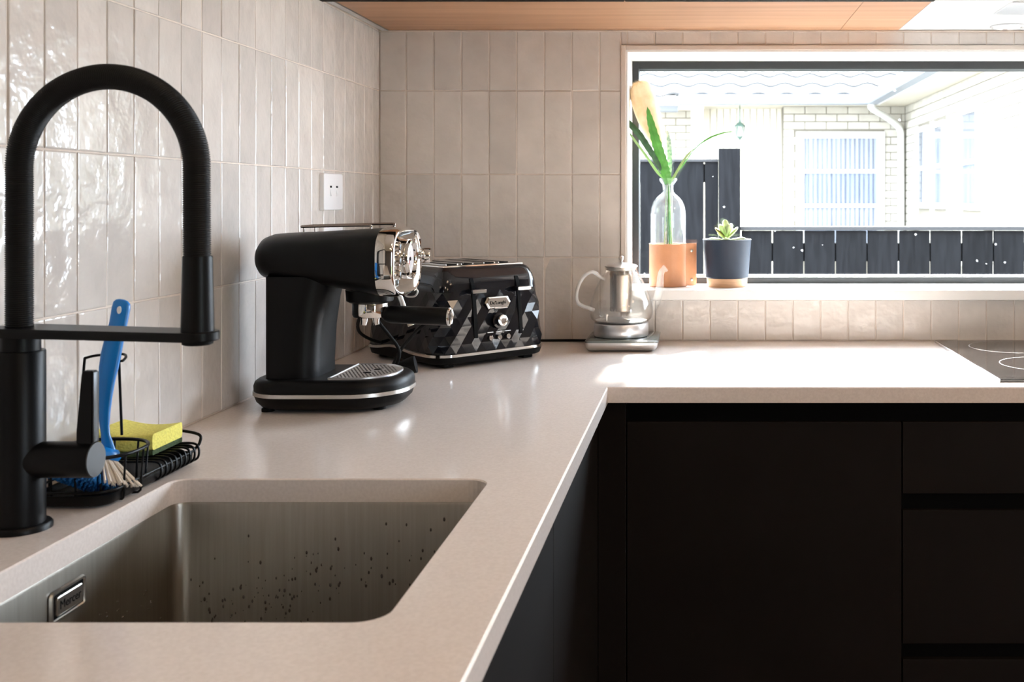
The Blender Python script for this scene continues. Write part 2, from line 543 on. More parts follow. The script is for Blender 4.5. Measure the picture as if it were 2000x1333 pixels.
def put_tile(u0, u1, z0, z1, side):
    g = 0.0011
    w, h = (u1 - u0) - 2 * g, (z1 - z0) - 2 * g
    if w < .004 or h < .004: return
    o = bpy.data.objects.new('tile', tile_mesh(w, h))
    link(o)
    tilt = (random.gauss(0, .005), random.gauss(0, .009))
    e = random.uniform(-.0005, .0004)
    if side == 'back':
        o.parent = wall_back
        o.location = ((u0 + u1) / 2, YB + e, (z0 + z1) / 2)
        o.rotation_euler = (tilt[0], 0, tilt[1])
    else:
        o.parent = wall_left
        o.location = (0 - e, (u0 + u1) / 2, (z0 + z1) / 2)
        o.rotation_euler = (tilt[0], 0, PI / 2 + tilt[1])

ROWS = [0.9008, 1.1027, 1.3038, 1.506, 1.6500]
TP = 0.0668
# back wall: columns cut at the window trim
TX = WX0 - 0.0165      # outer edge of the window trim
TZ1 = WZ1 + 0.0165
cols = [0.0] + [0.0644 + TP * i for i in range(42)]
for i in range(len(cols) - 1):
    a, b = cols[i], cols[i + 1]
    for r in range(4):
        z0, z1 = ROWS[r], ROWS[r + 1]
        if b <= TX + 1e-6 or a > WX1 + .0165:
            put_tile(a, b, z0, z1, 'back')
        else:
            if a < TX - .004:
                put_tile(a, TX, z0, z1, 'back')
            aa = max(a, TX) if a >= TX - .004 else TX
            # under the sill and above the window
            if r == 0: put_tile(aa, b, z0, WZ0 - .026, 'back')
            if r == 3: put_tile(aa, b, TZ1, z1, 'back')
# left wall
e0 = 2.074 + .067 * 7
lc = [YB, e0] + [e0 - .067 * i for i in range(1, 31)]
LROWS = [0.9008, 1.1027, 1.3038, 1.506, 1.708, 1.910]
for i in range(len(lc) - 1):
    b, a = lc[i], lc[i + 1]
    for r in range(5):
        z0, z1 = LROWS[r], LROWS[r + 1]
        if a > 2.17:
            if r == 3: z1 = 1.650
            if r > 3: continue
        put_tile(a, b, z0, z1, 'left')

# ------------------------------------------------------------------ window in the back wall
win = thing('window_1', ((WX0 + WX1) / 2, WY, WZ0), None, None, kind='structure')
fw = 0.017
bm = bmesh.new()
box(bm, WX0, WX0 + fw, WY, WY + .06, WZ0, WZ1, .001)
box(bm, WX1 - fw, WX1, WY, WY + .06, WZ0, WZ1, .001)
box(bm, WX0 + fw, WX1 - fw, WY, WY + .06, WZ1 - .020, WZ1, .001)
box(bm, WX0 + fw, WX1 - fw, WY, WY + .06, WZ0, WZ0 + .0165, .001)
obj('frame', bm, M_frame, win)
bm = bmesh.new()
box(bm, WX0 + fw, WX1 - fw, WY + .012, WY + .03, WZ0 + .0165, WZ0 + .021)
obj('glazing_bead', bm, M_alu, win)
obj('pane', bxm(WX0 + fw, WX1 - fw, WY + .028, WY + .032, WZ0 + .016, WZ1 - .018), M_pane, win)
obj('sill', bxm(WX0 - .002, WX1 + .002, YB - .026, WY + .02, WZ0 - .025, WZ0, .0025), M_white, win)
bm = bmesh.new()
box(bm, WX0 - .012, WX0, YB - .002, WY + .02, WZ0, WZ1 + .012, .001)
box(bm, WX0, WX1, YB - .002, WY + .02, WZ1, WZ1 + .012, .001)
box(bm, WX1, WX1 + .012, YB - .002, WY + .02, WZ0, WZ1 + .012, .001)
obj('reveal', bm, M_white, win)
tr = obj('trim_1', (lambda b: (box(b, WX0 - .0165, WX0 - .0045, YB - .0035, YB + .008, WZ0 - .03, WZ1 + .0165, .0012),
                              box(b, WX0 - .0045, WX1 + .016, YB - .0035, YB + .008, WZ1 + .005, WZ1 + .0165, .0012),
                              b)[-1])(bmesh.new()), M_trimtile)
tr['kind'] = 'structure'

# ------------------------------------------------------------------ countertop
CT, CB = 0.900, 0.8715
CXF, CYF = 0.607, 1.960           # front edges of the left run and of the back run
SK = (0.131, 0.517, 0.874, 1.3195)  # sink opening
def Lout(off):
    return [(0.0005 , -1.2), (CXF + off, -1.2), (CXF + off, CYF + -off), (3.4, CYF - off), (3.4, YB - .0005), (0.0005, YB - .0005)]
def counter():
    bm = bmesh.new()
    c = .0022
    def loop(pts, z): return [bm.verts.new((x, y, z)) for x, y in pts]
    def bridge(a, b):
        n = len(a)
        for i in range(n):
            bm.faces.new((a[i], a[(i + 1) % n], b[(i + 1) % n], b[i]))
    def ed(l): return [bm.edges.get((l[i], l[(i + 1) % len(l)])) or bm.edges.new((l[i], l[(i + 1) % len(l)])) for i in range(len(l))]
    o1, o2, o3 = loop(Lout(-c), CT), loop(Lout(0), CT - c), loop(Lout(0), CB)
    h = lambda off, z: loop(rrect(*SK, [.026, .026, .018, .018], 7, off), z)
    i1, i2, i3 = h(c * .7, CT), h(0, CT - c * .7), h(0, CB)
    bridge(o1, o2); bridge(o2, o3); bridge(i2, i1); bridge(i3, i2)
    bmesh.ops.triangle_fill(bm, use_beauty=True, use_dissolve=False, edges=ed(o1) + ed(i1), normal=(0, 0, 1))
    bmesh.ops.triangle_fill(bm, use_beauty=True, use_dissolve=False, edges=ed(o3) + ed(i3), normal=(0, 0, -1))
    return bm
ct = obj('countertop', counter(), M_stone, origin=(0.3, 1.9, CB))
tag(ct, 'L-shaped pale speckled stone worktop over the dark cabinets', 'countertop')

# sink
x0, x1, y0, y1 = SK
sk = thing('kitchen_sink', ((x0 + x1) / 2, (y0 + y1) / 2, .67), 'undermounted rectangular stainless steel sink with water drops', 'sink')
bm = bmesh.new()
rr = [.030, .030, .020, .020]
def sl(off, z): return [Vector((x, y, z)) for x, y in rrect(x0, x1, y0, y1, rr, 8, off)]
rings(bm, [sl(.022, CB - .0004), sl(.022, CB - .0022), sl(.0035, CB - .0022), sl(.0035, .70), sl(-.001, .685), sl(-.012, .676), sl(-.03, .672)], cap0=False, cap1=True)
rings(bm, [sl(.022, CB - .0004), sl(.002, CB - .0004), sl(.0008, CB - .004), sl(.0008, .70), sl(-.003, .688), sl(-.014, .679), sl(-.032, .675)], cap0=False, cap1=True)
bmesh.ops.remove_doubles(bm, verts=bm.verts, dist=1e-6)
obj('bowl', bm, M_steel, sk, smooth=50)
sy, sz = 1.093, .8365
bm = bmesh.new()
fr = [rrect(sy - .031, sy + .031, sz - .0165, sz + .0165, .006, 5, o) for o in (0, -.0012, -.0035, -.0045)]
hx = [x0 + .0002, x0 + .0028, x0 + .0028, x0 + .0008]
rings(bm, [[(hx[k], a, b) for a, b in fr[k]] for k in range(4)], cap0=False, cap1=False)
ov = obj('overflow_frame', bm, M_chromeb, sk, smooth=40)
bm = bmesh.new()
fr = [rrect(sy - .023, sy + .023, sz - .0095, sz + .0095, .0035, 4, o) for o in (0, 0, -.001)]
rings(bm, [[(h, a, b) for a, b in f] for h, f in zip((x0 + .0004, x0 + .0030, x0 + .0036), fr)], cap0=False)
obj('overflow_plate', bm, M_chromeb, ov)
bm = bmesh.new()
fr = [rrect(sy - .0275, sy + .0275, sz - .0135, sz + .0135, .005, 4, o) for o in (0,)]
vv = [bm.verts.new((x0 + .0011, a, b)) for a, b in fr[0]]; bm.faces.new(vv)
obj('overflow_slot', bm, M_dark, ov)
Mt = Matrix(((0, 0, 1, x0 + .0037), (1, 0, 0, sy), (0, 1, 0, sz), (0, 0, 0, 1)))
obj('lettering', text_bm('Mercer', .0125, .0002, Mt), M_dark, ov)
bm = bmesh.new()
lathe(bm, [(.045, .6755), (.045, .6775), (.036, .6775), (.032, .671), (.006, .670), (.006, .678), (.001, .679)], ((x0 + x1) / 2, (y0 + y1) / 2, 0), 32)
obj('drain', bm, M_chromeb, sk, smooth=40)
bm = bmesh.new()
for i in range(210):
    if i < 165:
        u = random.gauss(.24, .07) if i < 110 else random.uniform(.14, .5)
        z = .755 + (u - .24) * .22 + random.gauss(0, .026)
        z = min(max(z, .70), .85)
        if not (.145 < u < .5): continue
        p = Vector((u, y1 + .0006, z)); Mx = Matrix.Rotation(PI / 2, 4, 'X')
    else:
        p = Vector((x0 - .0006, random.uniform(1.12, 1.30), random.uniform(.70, .80))); Mx = AX_X
    r = random.uniform(.0006, .0021)
    lathe(bm, [(r, 0), (r * .8, r * .4), (r * .3, r * .62)], p, 7, Mx @ Matrix.Diagonal((.75, 1.4, 1, 1)), cap0=False)
obj('water_drops', bm, mat('water_drop', (0.06, 0.05, 0.045, 1), 0.05, spec=.6), sk, smooth=60, kind='stuff')

# ------------------------------------------------------------------ base cabinets
FY, FX = 1.980, 0.587            # front planes
def front(bmx, a, b, z0, z1): return bxm(a + .001, b - .001, FY, FY + .018, z0, z1, .001)
kb = structure(obj('baseboard_left', bxm(.02, FX - .05, -1.2, YB - .01, 0, .12), M_rail))
kb = structure(obj('baseboard_back', bxm(FX - .05, 3.4, FY + .05, YB - .01, 0, .12), M_rail))
# left run units (fronts face +X)
for k, (a, b, lab) in enumerate(((1.38, FY - .002, 'dark brown base cabinet of the left run next to the inner corner'),
                                (.80, 1.38, 'dark brown base cabinet directly under the steel sink'),
                                (.20, .80, 'dark brown base cabinet of the left run nearest the viewer'))):
    c = thing('base_cabinet', (.3, (a + b) / 2, .12), lab, 'cabinet', group=None)
    ztop = .664 if k == 1 else CB
    bm = bmesh.new()
    box(bm, .02, FX - .02, a, b, .12, ztop)
    if k == 1:
        box(bm, .545, FX - .02, a, b, ztop, CB); box(bm, .02, .10, a, b, ztop, CB)
    obj('carcass', bm, M_carc, c)
    obj('door', bxm(FX - .018, FX, a + .001, b - .001, .125, .832, .001), M_carc, c)
    obj('finger_rail', bxm(FX - .0195, FX - .0185, a, b, .832, CB), M_rail, c)
# corner filler
c = thing('corner_filler', (.612, FY, .12), 'narrow dark filler strip in the inner corner of the cabinets', 'panel')
obj('panel', bxm(FX, .6385, FY + .0, FY + .018, .12, CB - .001, .0008), M_carc, c)
# back run
def unit(a, b, label, fronts):
    c = thing('base_cabinet', ((a + b) / 2, 2.25, .12), label, 'cabinet')
    obj('carcass', bxm(a, b, FY + .02, YB - .02, .12, CB), M_carc, c)
    for nm, z0, z1 in fronts:
        obj(nm, bxm(a + .0012, b - .0012, FY, FY + .018, z0, z1, .0009), M_carc, c)
    return c
c = unit(.6395, 1.148, 'wide dark brown cabinet with one plain door under the worktop', [('door', .125, .832)])
obj('finger_rail', bxm(.6395, 1.148, FY + .012, FY + .0195, .832, CB - .0005), M_rail, c)
c = unit(1.148, 2.05, 'dark brown drawer cabinet under the black cooktop', [('drawer_front', .700, .832), ('drawer_front', .423, .669), ('drawer_front', .125, .394)])
for z0, z1 in ((.832, CB - .0005), (.669, .700), (.394, .423)):
    obj('finger_rail', bxm(1.148, 2.05, FY + .012, FY + .0195, z0, z1), M_rail, c)

# ------------------------------------------------------------------ overhead cabinet and hood
SZ = 1.651
oc = thing('overhead_cabinet', (.6, 2.39, SZ), 'overhead cabinet with a warm oak veneer underside', 'cabinet')
obj('carcass', bxm(.001, 1.2535, 2.215, YB - .003, SZ + .016, ZC), M_carc, oc)
obj('underside_panel', bxm(.0245, 1.1115, 2.200, YB - .006, SZ, SZ + .016, .0006), M_oak, oc)
obj('underside_panel', bxm(1.1125, 1.2530, 2.200, YB - .006, SZ, SZ + .016, .0006), M_oak, oc)
obj('cabinet_door', bxm(.001, .62, 2.180, 2.198, SZ - .003, ZC - .02, .001), M_carc, oc)
obj('cabinet_door', bxm(.622, 1.2535, 2.180, 2.198, SZ - .003, ZC - .02, .001), M_carc, oc)
obj('light_channel', bxm(.008, .0225, 2.2, YB - .006, SZ - .0015, SZ + .012), M_alu, oc)
hd = thing('range_hood', (1.7, 2.39, SZ), 'white undermounted range hood right of the oak cabinet underside', 'range hood')
obj('hood_body', bxm(1.2545, 2.154, 2.200, YB - .003, SZ + .001, ZC), M_hood, hd)
obj('filter_panel', bxm(1.42, 1.99, 2.215, 2.36, SZ - .002, SZ + .002, .001), M_alu, hd)
bm = bmesh.new()
lathe(bm, [(.040, SZ + .0005), (.040, SZ - .002), (.034, SZ - .003), (.032, SZ + .0005)], (1.50, 2.53, 0), 32, cap0=False, cap1=False)
rg = obj('lamp_ring', bm, M_alu, hd, smooth=40)
bm = bmesh.new(); lathe(bm, [(.031, SZ + .0004), (.031, SZ - .001)], (1.50, 2.53, 0), 24)
obj('lamp_lens', bm, M_whitepl, rg)
# a cap strip where the tiles meet the soffit
tr2 = structure(obj('trim_2', bxm(0.0, 2.4, YB - .0055, YB - .0005, SZ - .0035, SZ, .0005), M_grout))

# spots of the added ceiling fill lights; no fixtures are built
for lx, ly in ((1.6, 0.6), (1.6, -1.2), (3.1, 0.6), (3.1, -1.2)):
    pass

# ------------------------------------------------------------------ cooktop
hb = thing('cooktop', (1.64, 2.29, CT), 'black glass cooktop let into the worktop at the right edge', 'cooktop')
bm = bmesh.new()
box(bm, 1.338, 1.930, 2.014, 2.570, CT + .0002, CT + .0055, .0012)
obj('glass_plate', bm, M_hob, hb)
bm = bmesh.new(); box(bm, 1.3365, 1.3385, 2.0125, 2.5715, CT + .0001, CT + .0048, .0004)
obj('edge_trim', bm, M_alu, hb)
for cx_, cy_, r_ in ((1.492, 2.200, .100), (1.49, 2.452, .098), (1.77, 2.20, .090), (1.77, 2.44, .105)):
    bm = bmesh.new()
    n = 64
    lp = [[Vector((cx_ + rad * math.cos(2 * PI * i / n), cy_ + rad * math.sin(2 * PI * i / n), CT + .0057)) for i in range(n)] for rad in (r_, r_ - .0013)]
    rings(bm, lp, cap0=False, cap1=False)
    obj('zone_ring', bm, M_etch, hb)

# ------------------------------------------------------------------ wall switch and socket
def plate(z0, z1, name, label, kind):
    c = thing(name, (0, 2.24, z0), label, 'switch' if kind == 's' else 'socket')
    bm = bmesh.new()
    fr = [rrect(2.184, 2.300, z0, z1, .006, 5, o) for o in (0, 0, -.0008, -.002)]
    rings(bm, [[(h, a, b) for a, b in f] for h, f in zip((.0, .0085, .0097, .0100), fr)], cap0=True)
    obj('face_plate', bm, M_whitepl, c, smooth=40)
    if kind == 's':
        for yy in (2.225, 2.262):
            bm = bmesh.new()
            fr = [rrect(yy - .0055, yy + .0055, z1 - .047, z1 - .030, .002, 4, o) for o in (0, 0)]
            rings(bm, [[(h + (.0028 if (k_ and b < z1 - .0385) else 0), a, b) for a, b in f] for k_, (h, f) in enumerate(zip((.0095, .0104), fr))])
            obj('rocker', bm, M_whitepl, c)
            bm = bmesh.new(); box(bm, .0098, .01015, yy - .0062, yy + .0062, z1 - .0297, z1 - .0255, .0001)
            obj('rocker_gap', bm, M_dark, c)
    else:
        for yy, an in ((2.218, .5), (2.246, -.5)):
            bm = bmesh.new()
            box(bm, .0098, .01015, -.0012, .0012, -.0045, .0045, M=Matrix.Translation((0, yy, z1 - .022)) @ Matrix.Rotation(an, 4, 'X'))
            obj('pin_slot', bm, M_dark, c)
        bm = bmesh.new(); box(bm, .0098, .01015, 2.231, 2.2335, z1 - .044, z1 - .035)
        obj('pin_slot', bm, M_dark, c)
plate(1.221, 1.297, 'wall_switch', 'white double switch plate on the tiled left wall', 's')
plate(1.111, 1.187, 'power_socket', 'white power socket half hidden behind the espresso machine rail', 'p')

# ------------------------------------------------------------------ espresso machine
em = thing('espresso_machine', (.165, 1.80, CT), 'black retro espresso machine with a chrome control face', 'coffee machine')
EY = 1.800
def eb(off, z):   # plan of the base
    return [Vector((x, y, z)) for x, y in rrect(.046, .2925, 1.702, 1.898, [.088, .088, .06, .06], 10, off)]
bm = bmesh.new()
rings(bm, [eb(-.028, .9035), eb(-.014, .907), eb(-.005, .916), eb(-.0015, .926)], cap1=True)
obj('base', bm, M_blackfin, em, smooth=50)
bm = bmesh.new()
rings(bm, [eb(-.0015, .9262), eb(.0006, .9268), eb(.0006, .9328), eb(-.0015, .9334)], cap0=False, cap1=False)
obj('chrome_band', bm, M_chromeb, em, smooth=50, label='thin chrome band around the base')
bm = bmesh.new()
rings(bm, [eb(-.001, .9334), eb(-.0005, .941), eb(-.003, .948), eb(-.009, .9525), eb(-.016, .9540), eb(-.022, .9530)], cap0=True)
obj('base_top', bm, M_blackfin, em, smooth=60)
for fx, fy in ((.075, 1.74), (.075, 1.86), (.25, 1.76), (.25, 1.84)):
    bm = bmesh.new(); lathe(bm, [(.010, CT), (.010, .905)], (fx, fy, 0), 16)
    obj('foot', bm, M_rubber, em)
# drip tray
bm = bmesh.new()
def dt(off, z): return [Vector((x, y, z)) for x, y in rrect(.176, .272, 1.722, 1.878, [.066, .066, .004, .004], 10, off)]
rings(bm, [dt(.0, .9525), dt(.0, .9560), dt(-.0012, .9568), dt(-.0035, .9568), dt(-.0045, .9555)], cap0=False)
tr_ = obj('drip_tray', bm, M_alu, em, smooth=40, label='perforated silver drip grille')
bm = bmesh.new()
for i in range(13):
    for j in range(21):
        hx_, hy_ = .186 + i * .0062 + (.0031 if j % 2 else 0), 1.730 + j * .007
        dx = (hx_ - .206); dy = (hy_ - 1.80)
        if hx_ > .206 and (dx / .058) ** 2 + (dy / .070) ** 2 > 1: continue
        if min(math.hypot(hx_ - .222, hy_ - 1.785), math.hypot(hx_ - .232, hy_ - 1.815)) < .010: continue
        lathe(bm, [(.0015, .9556), (.0015, .95585)], (hx_, hy_, 0), 6, cap0=False)
obj('drain_holes', bm, M_dark, tr_, kind='stuff')
for hx_, hy_ in ((.222, 1.783), (.230, 1.817)):
    bm = bmesh.new(); lathe(bm, [(.0068, .9556), (.0068, .95595)], (hx_, hy_, 0), 16, cap0=False)
    obj('drain_hole', bm, M_dark, tr_)
# column
bm = bmesh.new()
def colr(z, x1_, off=0): return [Vector((x, y, z)) for x, y in rrect(.071 + off, x1_ - off, 1.733 + off, 1.867 - off, [.034, .034, .010, .010], 8)]
rings(bm, [colr(.952, .150), colr(.97, .150), colr(1.03, .153), colr(1.08, .160), colr(1.118, .170)])
obj('column', bm, M_blackfin, em, smooth=60)
# head: lofted horn from the rounded back to the face
ST = [(.0395, .004, .003, 1.146, 2.0), (.0412, .024, .015, 1.146, 2.0), (.046, .043, .0265, 1.1465, 2.1), (.055, .060, .0345, 1.147, 2.2), (.068, .070, .0385, 1.1475, 2.3),
      (.085, .0755, .0400, 1.1475, 2.4), (.110, .0775, .0410, 1.1475, 2.5), (.145, .079, .0440, 1.1460, 2.7), (.185, .0815, .0485, 1.1440, 3.0), (.225, .085, .0530, 1.1415, 3.3), (.2565, .0885, .0562, 1.1400, 3.5)]
def hl(x, w, h, zc, e): return [Vector((x, EY + a, zc + b)) for a, b in sup(w, h, e, 56)]
bm = bmesh.new()
rings(bm, [hl(*s) for s in ST])
obj('head', bm, M_blackfin, em, smooth=60)
bm = bmesh.new()
BZ = [(.2566, .0885, .0562), (.2568, .0900, .0575), (.270, .0905, .0578), (.282, .0895, .0570), (.2858, .0870, .0548), (.2862, .0840, .0520), (.2840, .0820, .0502)]
rings(bm, [hl(x, w, h, 1.140, 3.4) for x, w, h in BZ], cap0=False, cap1=False)
obj('bezel', bm, M_chrome, em, smooth=50, label='thick chrome ring around the control face')
bm = bmesh.new()
rings(bm, [hl(.2841, .0822, .0504, 1.140, 3.3), hl(.2815, .078, .047, 1.140, 3.2), hl(.2820, .05, .03, 1.140, 2.6)], cap0=False)
fp = obj('control_face', bm, M_chrome, em, smooth=50)
for zz in (1.166, 1.143, 1.1205):
    bm = bmesh.new()
    lathe(bm, [(.0085, 0), (.0085, .004), (.0066, .0055), (.0058, .0035)], (.2815, 1.752, zz), 20, AX_X, cap0=False, cap1=False)
    bt = obj('button', bm, M_chrome, fp, smooth=40)
    bm = bmesh.new(); lathe(bm, [(.0056, .0), (.0056, .0045), (.004, .0058)], (.2815, 1.752, zz), 16, AX_X, cap0=False)
    obj('button', bm, M_cap, fp, smooth=40)
bm = bmesh.new()
lathe(bm, [(.034, 0), (.034, .006), (.0325, .009), (.029, .010), (.027, .008), (.0255, .004)], (.2815, 1.812, 1.143), 40, AX_X, cap0=False, cap1=False)
obj('gauge_ring', bm, M_chrome, fp, smooth=40)
bm = bmesh.new(); lathe(bm, [(.0256, .0), (.0256, .004)], (.2815, 1.812, 1.143), 40, AX_X, cap0=False)
obj('gauge_dial', bm, mat('gauge_face', (.45, .42, .42, 1), .25, col2=(.65, .64, .66, 1), scale=40), fp)
bm = bmesh.new(); box(bm, .2856, .2862, -.0009, .0009, -.004, .019, M=Matrix.Translation((0, 1.812, 1.143)) @ Matrix.Rotation(2.5, 4, 'X'))
obj('gauge_needle', bm, mat('red_needle', (.35, .02, .02, 1), .4), fp)
bm = bmesh.new(); lathe(bm, [(.003, .004), (.003, .0055)], (.2815, 1.812, 1.143), 12, AX_X, cap0=False)
obj('gauge_hub', bm, M_dark, fp)
bm = bmesh.new()
lathe(bm, [(.007, 0), (.007, .006), (.0125, .0075), (.0135, .010), (.0135, .020), (.0120, .0225), (.0001, .0230)], (.285, 1.868, 1.146), 28, AX_X, cap0=False, cap1=False)
obj('steam_knob', bm, M_chrome, em, smooth=40)
# group head and portafilter
gx, gy = .222, EY
bm = bmesh.new(); lathe(bm, [(.040, 1.092), (.038, 1.074), (.033, 1.071)], (gx, gy, 0), 32)
obj('group_head', bm, M_blackfin, em, smooth=40)
bm = bmesh.new(); lathe(bm, [(.0285, 1.0708), (.0292, 1.069), (.0292, 1.051), (.0272, 1.047), (.016, 1.045)], (gx, gy, 0), 36)
pf = obj('portafilter_basket', bm, M_chrome, em, smooth=40)
bm = bmesh.new()
tube(bm, [(gx - .010, gy, 1.0455), (gx - .010, gy, 1.039), (gx - .011, gy, 1.033)], [.0065, .0055, .0048], 14)
tube(bm, [(gx + .010, gy, 1.0455), (gx + .010, gy, 1.039), (gx + .011, gy, 1.033)], [.0065, .0055, .0048], 14)
obj('spout', bm, M_chrome, pf, smooth=60)
hd_ = Vector((1, -.06, -.035)).normalized()
p0 = Vector((gx + .022, gy - .002, 1.0515))
bm = bmesh.new()
lathe(bm, [(.008, 0), (.0125, .006), (.0148, .014), (.0150, .112), (.0146, .1125)], p0, 30, dirM(hd_))
hdl = obj('portafilter_handle', bm, M_blackfin, em, smooth=40)
bm = bmesh.new(); lathe(bm, [(.0150, .1122), (.0152, .1145), (.0135, .1160), (.011, .1152), (.0001, .1155)], p0, 30, dirM(hd_), cap0=False, cap1=False)
obj('handle_cap', bm, M_chrome, hdl, smooth=40)
# steam wand, tip, hook
bm = bmesh.new(); tube(bm, [(.256, 1.842, 1.088), (.263, 1.842, 1.070), (.270, 1.842, 1.050), (.276, 1.842, 1.034)], .0042, 12)
wd = obj('steam_wand', bm, M_chromeb, em, smooth=60)
bm = bmesh.new(); tube(bm, [(.2735, 1.842, 1.0405), (.2795, 1.842, 1.0265)], [.0050, .0055], 14)
obj('wand_tip', bm, mat('cream_tip', (.62, .56, .46, 1), .35), wd, smooth=40)
bm = bmesh.new(); tube(bm, smooth_path([(.262, 1.855, 1.084), (.268, 1.855, 1.076), (.282, 1.855, 1.076), (.287, 1.855, 1.084), (.283, 1.855, 1.090)], 6), .0016, 8)
obj('wire_hook', bm, M_chromeb, em, smooth=60)
# cup rail on top
bm = bmesh.new()
zr = 1.2005
rail = smooth_path([(.251, 1.838, zr - .010), (.251, 1.838, zr - .002), (.247, 1.838, zr + .001), (.19, 1.836, zr), (.125, 1.834, zr - .0015), (.1135, 1.825, zr - .002), (.111, 1.805, zr - .002), (.1135, 1.785, zr - .002), (.122, 1.776, zr - .002), (.17, 1.775, zr - .001), (.226, 1.775, zr), (.2305, 1.775, zr - .003), (.231, 1.775, zr - .013)], 5)
tube(bm, rail, .0022, 8)
cr = obj('cup_rail', bm, M_rail2, em, smooth=60)
for q in ((.1185, 1.779, 1.180), (.1185, 1.831, 1.180)):
    bm = bmesh.new(); tube(bm, [q, (q[0], q[1], zr - .002)], .0014, 8)
    obj('rail_post', bm, M_rail2, cr, smooth=60)
# flex and plug behind the machine
def cord(pts, r, parent, sm=8):
    return obj('power_cord', tubem(pts, r, 8, sm=sm), M_rubber, parent, smooth=60)
cord([(.075, 1.84, .93), (.04, 1.90, .905), (.10, 1.98, .904), (.150, 2.0, .904), (.165, 2.03, .904), (.185, 2.03, .908), (.203, 2.03, .935), (.205, 2.03, .960), (.190, 2.025, .985), (.165, 2.02, 1.02), (.140, 2.06, 1.05), (.08, 2.14, 1.08), (.014, 2.2, 1.10)], .0034, em)

# ------------------------------------------------------------------ toaster
TW, TD = .280, .300
ph = math.radians(46.5)
TN = Vector((.2540, 2.138))               # near bottom corner
tc_ = TN + Vector((math.cos(ph), math.sin(ph))) * TW / 2 + Vector((-math.sin(ph), math.cos(ph))) * TD / 2
ts = thing('toaster', (tc_.x, tc_.y, CT), 'glossy black four-slot toaster with faceted sides and two levers', 'toaster', rotz=ph)
def tl(off, z, n=8, dy=0.0, r=.042):
    p = rrect(-TW / 2, TW / 2, -TD / 2, TD / 2, r, n, off)
    return [Vector((x, y + dy * (1 if y < 0 else 0), z)) for x, y in p]
def hump(p):
    return .009 * math.exp(-((p.y - .02) / .05) ** 2) if abs(p.x) > TW / 2 - .03 else 0
bm = bmesh.new()
l0, l1, l2 = tl(-.012, .008), tl(-.003, .011), tl(0, .0235)
l2 = [p + Vector((0, 0, hump(p))) for p in l2]
def dense(z, off, n=60):
    """evenly spaced rounded-rectangle ring"""
    p = rrect(-TW / 2, TW / 2, -TD / 2, TD / 2, .042, 10, off)
    seg = [math.dist(p[i], p[(i + 1) % len(p)]) for i in range(len(p))]
    tot = sum(seg); out = []
    for k in range(n):
        d = tot * k / n; i = 0
        while d > seg[i]: d -= seg[i]; i += 1
        a, b = p[i], p[(i + 1) % len(p)]; t = d / seg[i]
        out.append(Vector((a[0] + (b[0] - a[0]) * t, a[1] + (b[1] - a[1]) * t, z)))
    return out
NP = 60
def H(p): return Vector((p.x, p.y, p.z + hump(p)))
rings(bm, [[H(p) if k > 1 else p for p in dense(z, o, NP)] for k, (z, o) in enumerate(((.008, -.012), (.011, -.004), (.0235, .0)))])
obj('plinth', bm, M_rubber, ts, local=True, smooth=40)
bm = bmesh.new()
rings(bm, [[H(p) for p in dense(z, o, NP)] for z, o in ((.0235, .0), (.0238, .0022), (.0292, .0022), (.0300, .0))], cap0=False, cap1=False)
obj('chrome_band', bm, M_chrome, ts, local=True, smooth=40, label='chrome band above the plinth')
# faceted shell
bm = bmesh.new()
lev = [.030, .048, .066, .084, .102, .120, .138, .154]
NF = 44
vr = []
for k, z in enumerate(lev):
    taper = -.0015 - .012 * ((z - .03) / .13) ** 1.5
    ring = dense(z, taper, NF * 2)
    pts = [ring[(2 * i + (k % 2)) % (2 * NF)] for i in range(NF)]
    row = []
    for i, p in enumerate(pts):
        q = p.copy()
        if k == 0: q.z += hump(p)
        elif k < len(lev) - 1:
            nrm = Vector((p.x, p.y, 0)).normalized()
            amp = .2 if (p.x < -TW / 2 + .02 and p.y > -TD / 2 + .07) else 1.0
            q += nrm * amp * (random.uniform(.001, .0035) if (i + k // 2) % 2 else random.uniform(-.002, .0))
        row.append(bm.verts.new(q))
    vr.append(row)
for k in range(len(lev) - 1):
    a, b = vr[k], vr[k + 1]
    for i in range(NF):
        j = (i + 1) % NF
        if k % 2 == 0:
            bm.faces.new((a[i], a[j], b[i])); bm.faces.new((a[j], b[j], b[i]))
        else:
            bm.faces.new((a[i], a[j], b[j])); bm.faces.new((a[i], b[j], b[i]))
obj('faceted_shell', bm, M_gloss, ts, local=True, label='faceted glossy black side panels')
bm = bmesh.new()
TOPS = [(.154, -.0135), (.170, -.0160), (.184, -.0210), (.194, -.0270), (.200, -.0335), (.2035, -.0400)]
rings(bm, [dense(z, o, 88) for z, o in TOPS], cap0=False, cap1=False)
obj('upper_shell', bm, M_gloss, ts, local=True, smooth=60)
bm = bmesh.new()
rings(bm, [dense(z, o, 88) for z, o in ((.2030, -.0395), (.2055, -.0405), (.2065, -.0430), (.2050, -.047))], cap0=False, cap1=True)
tp = obj('top_plate', bm, M_chrome, ts, local=True, smooth=40, label='chrome trimmed top plate')
for sx in (-.066, -.028, .028, .066):
    bm = bmesh.new(); box(bm, sx - .013, sx + .013, -.083, .083, .2052, .2075, .0006)
    obj('slot', bm, M_dark, tp, local=True)
    bm = bmesh.new(); box(bm, sx - .015, sx - .0128, -.085, .085, .2052, .2085, .0005); box(bm, sx + .0128, sx + .015, -.085, .085, .2052, .2085, .0005)
    obj('slot_rim', bm, M_chromeb, tp, local=True)
def fy(z):   # y of the front face at height z
    return -TD / 2 + .0015 + .012 * ((max(z, .03) - .03) / .13) ** 1.5
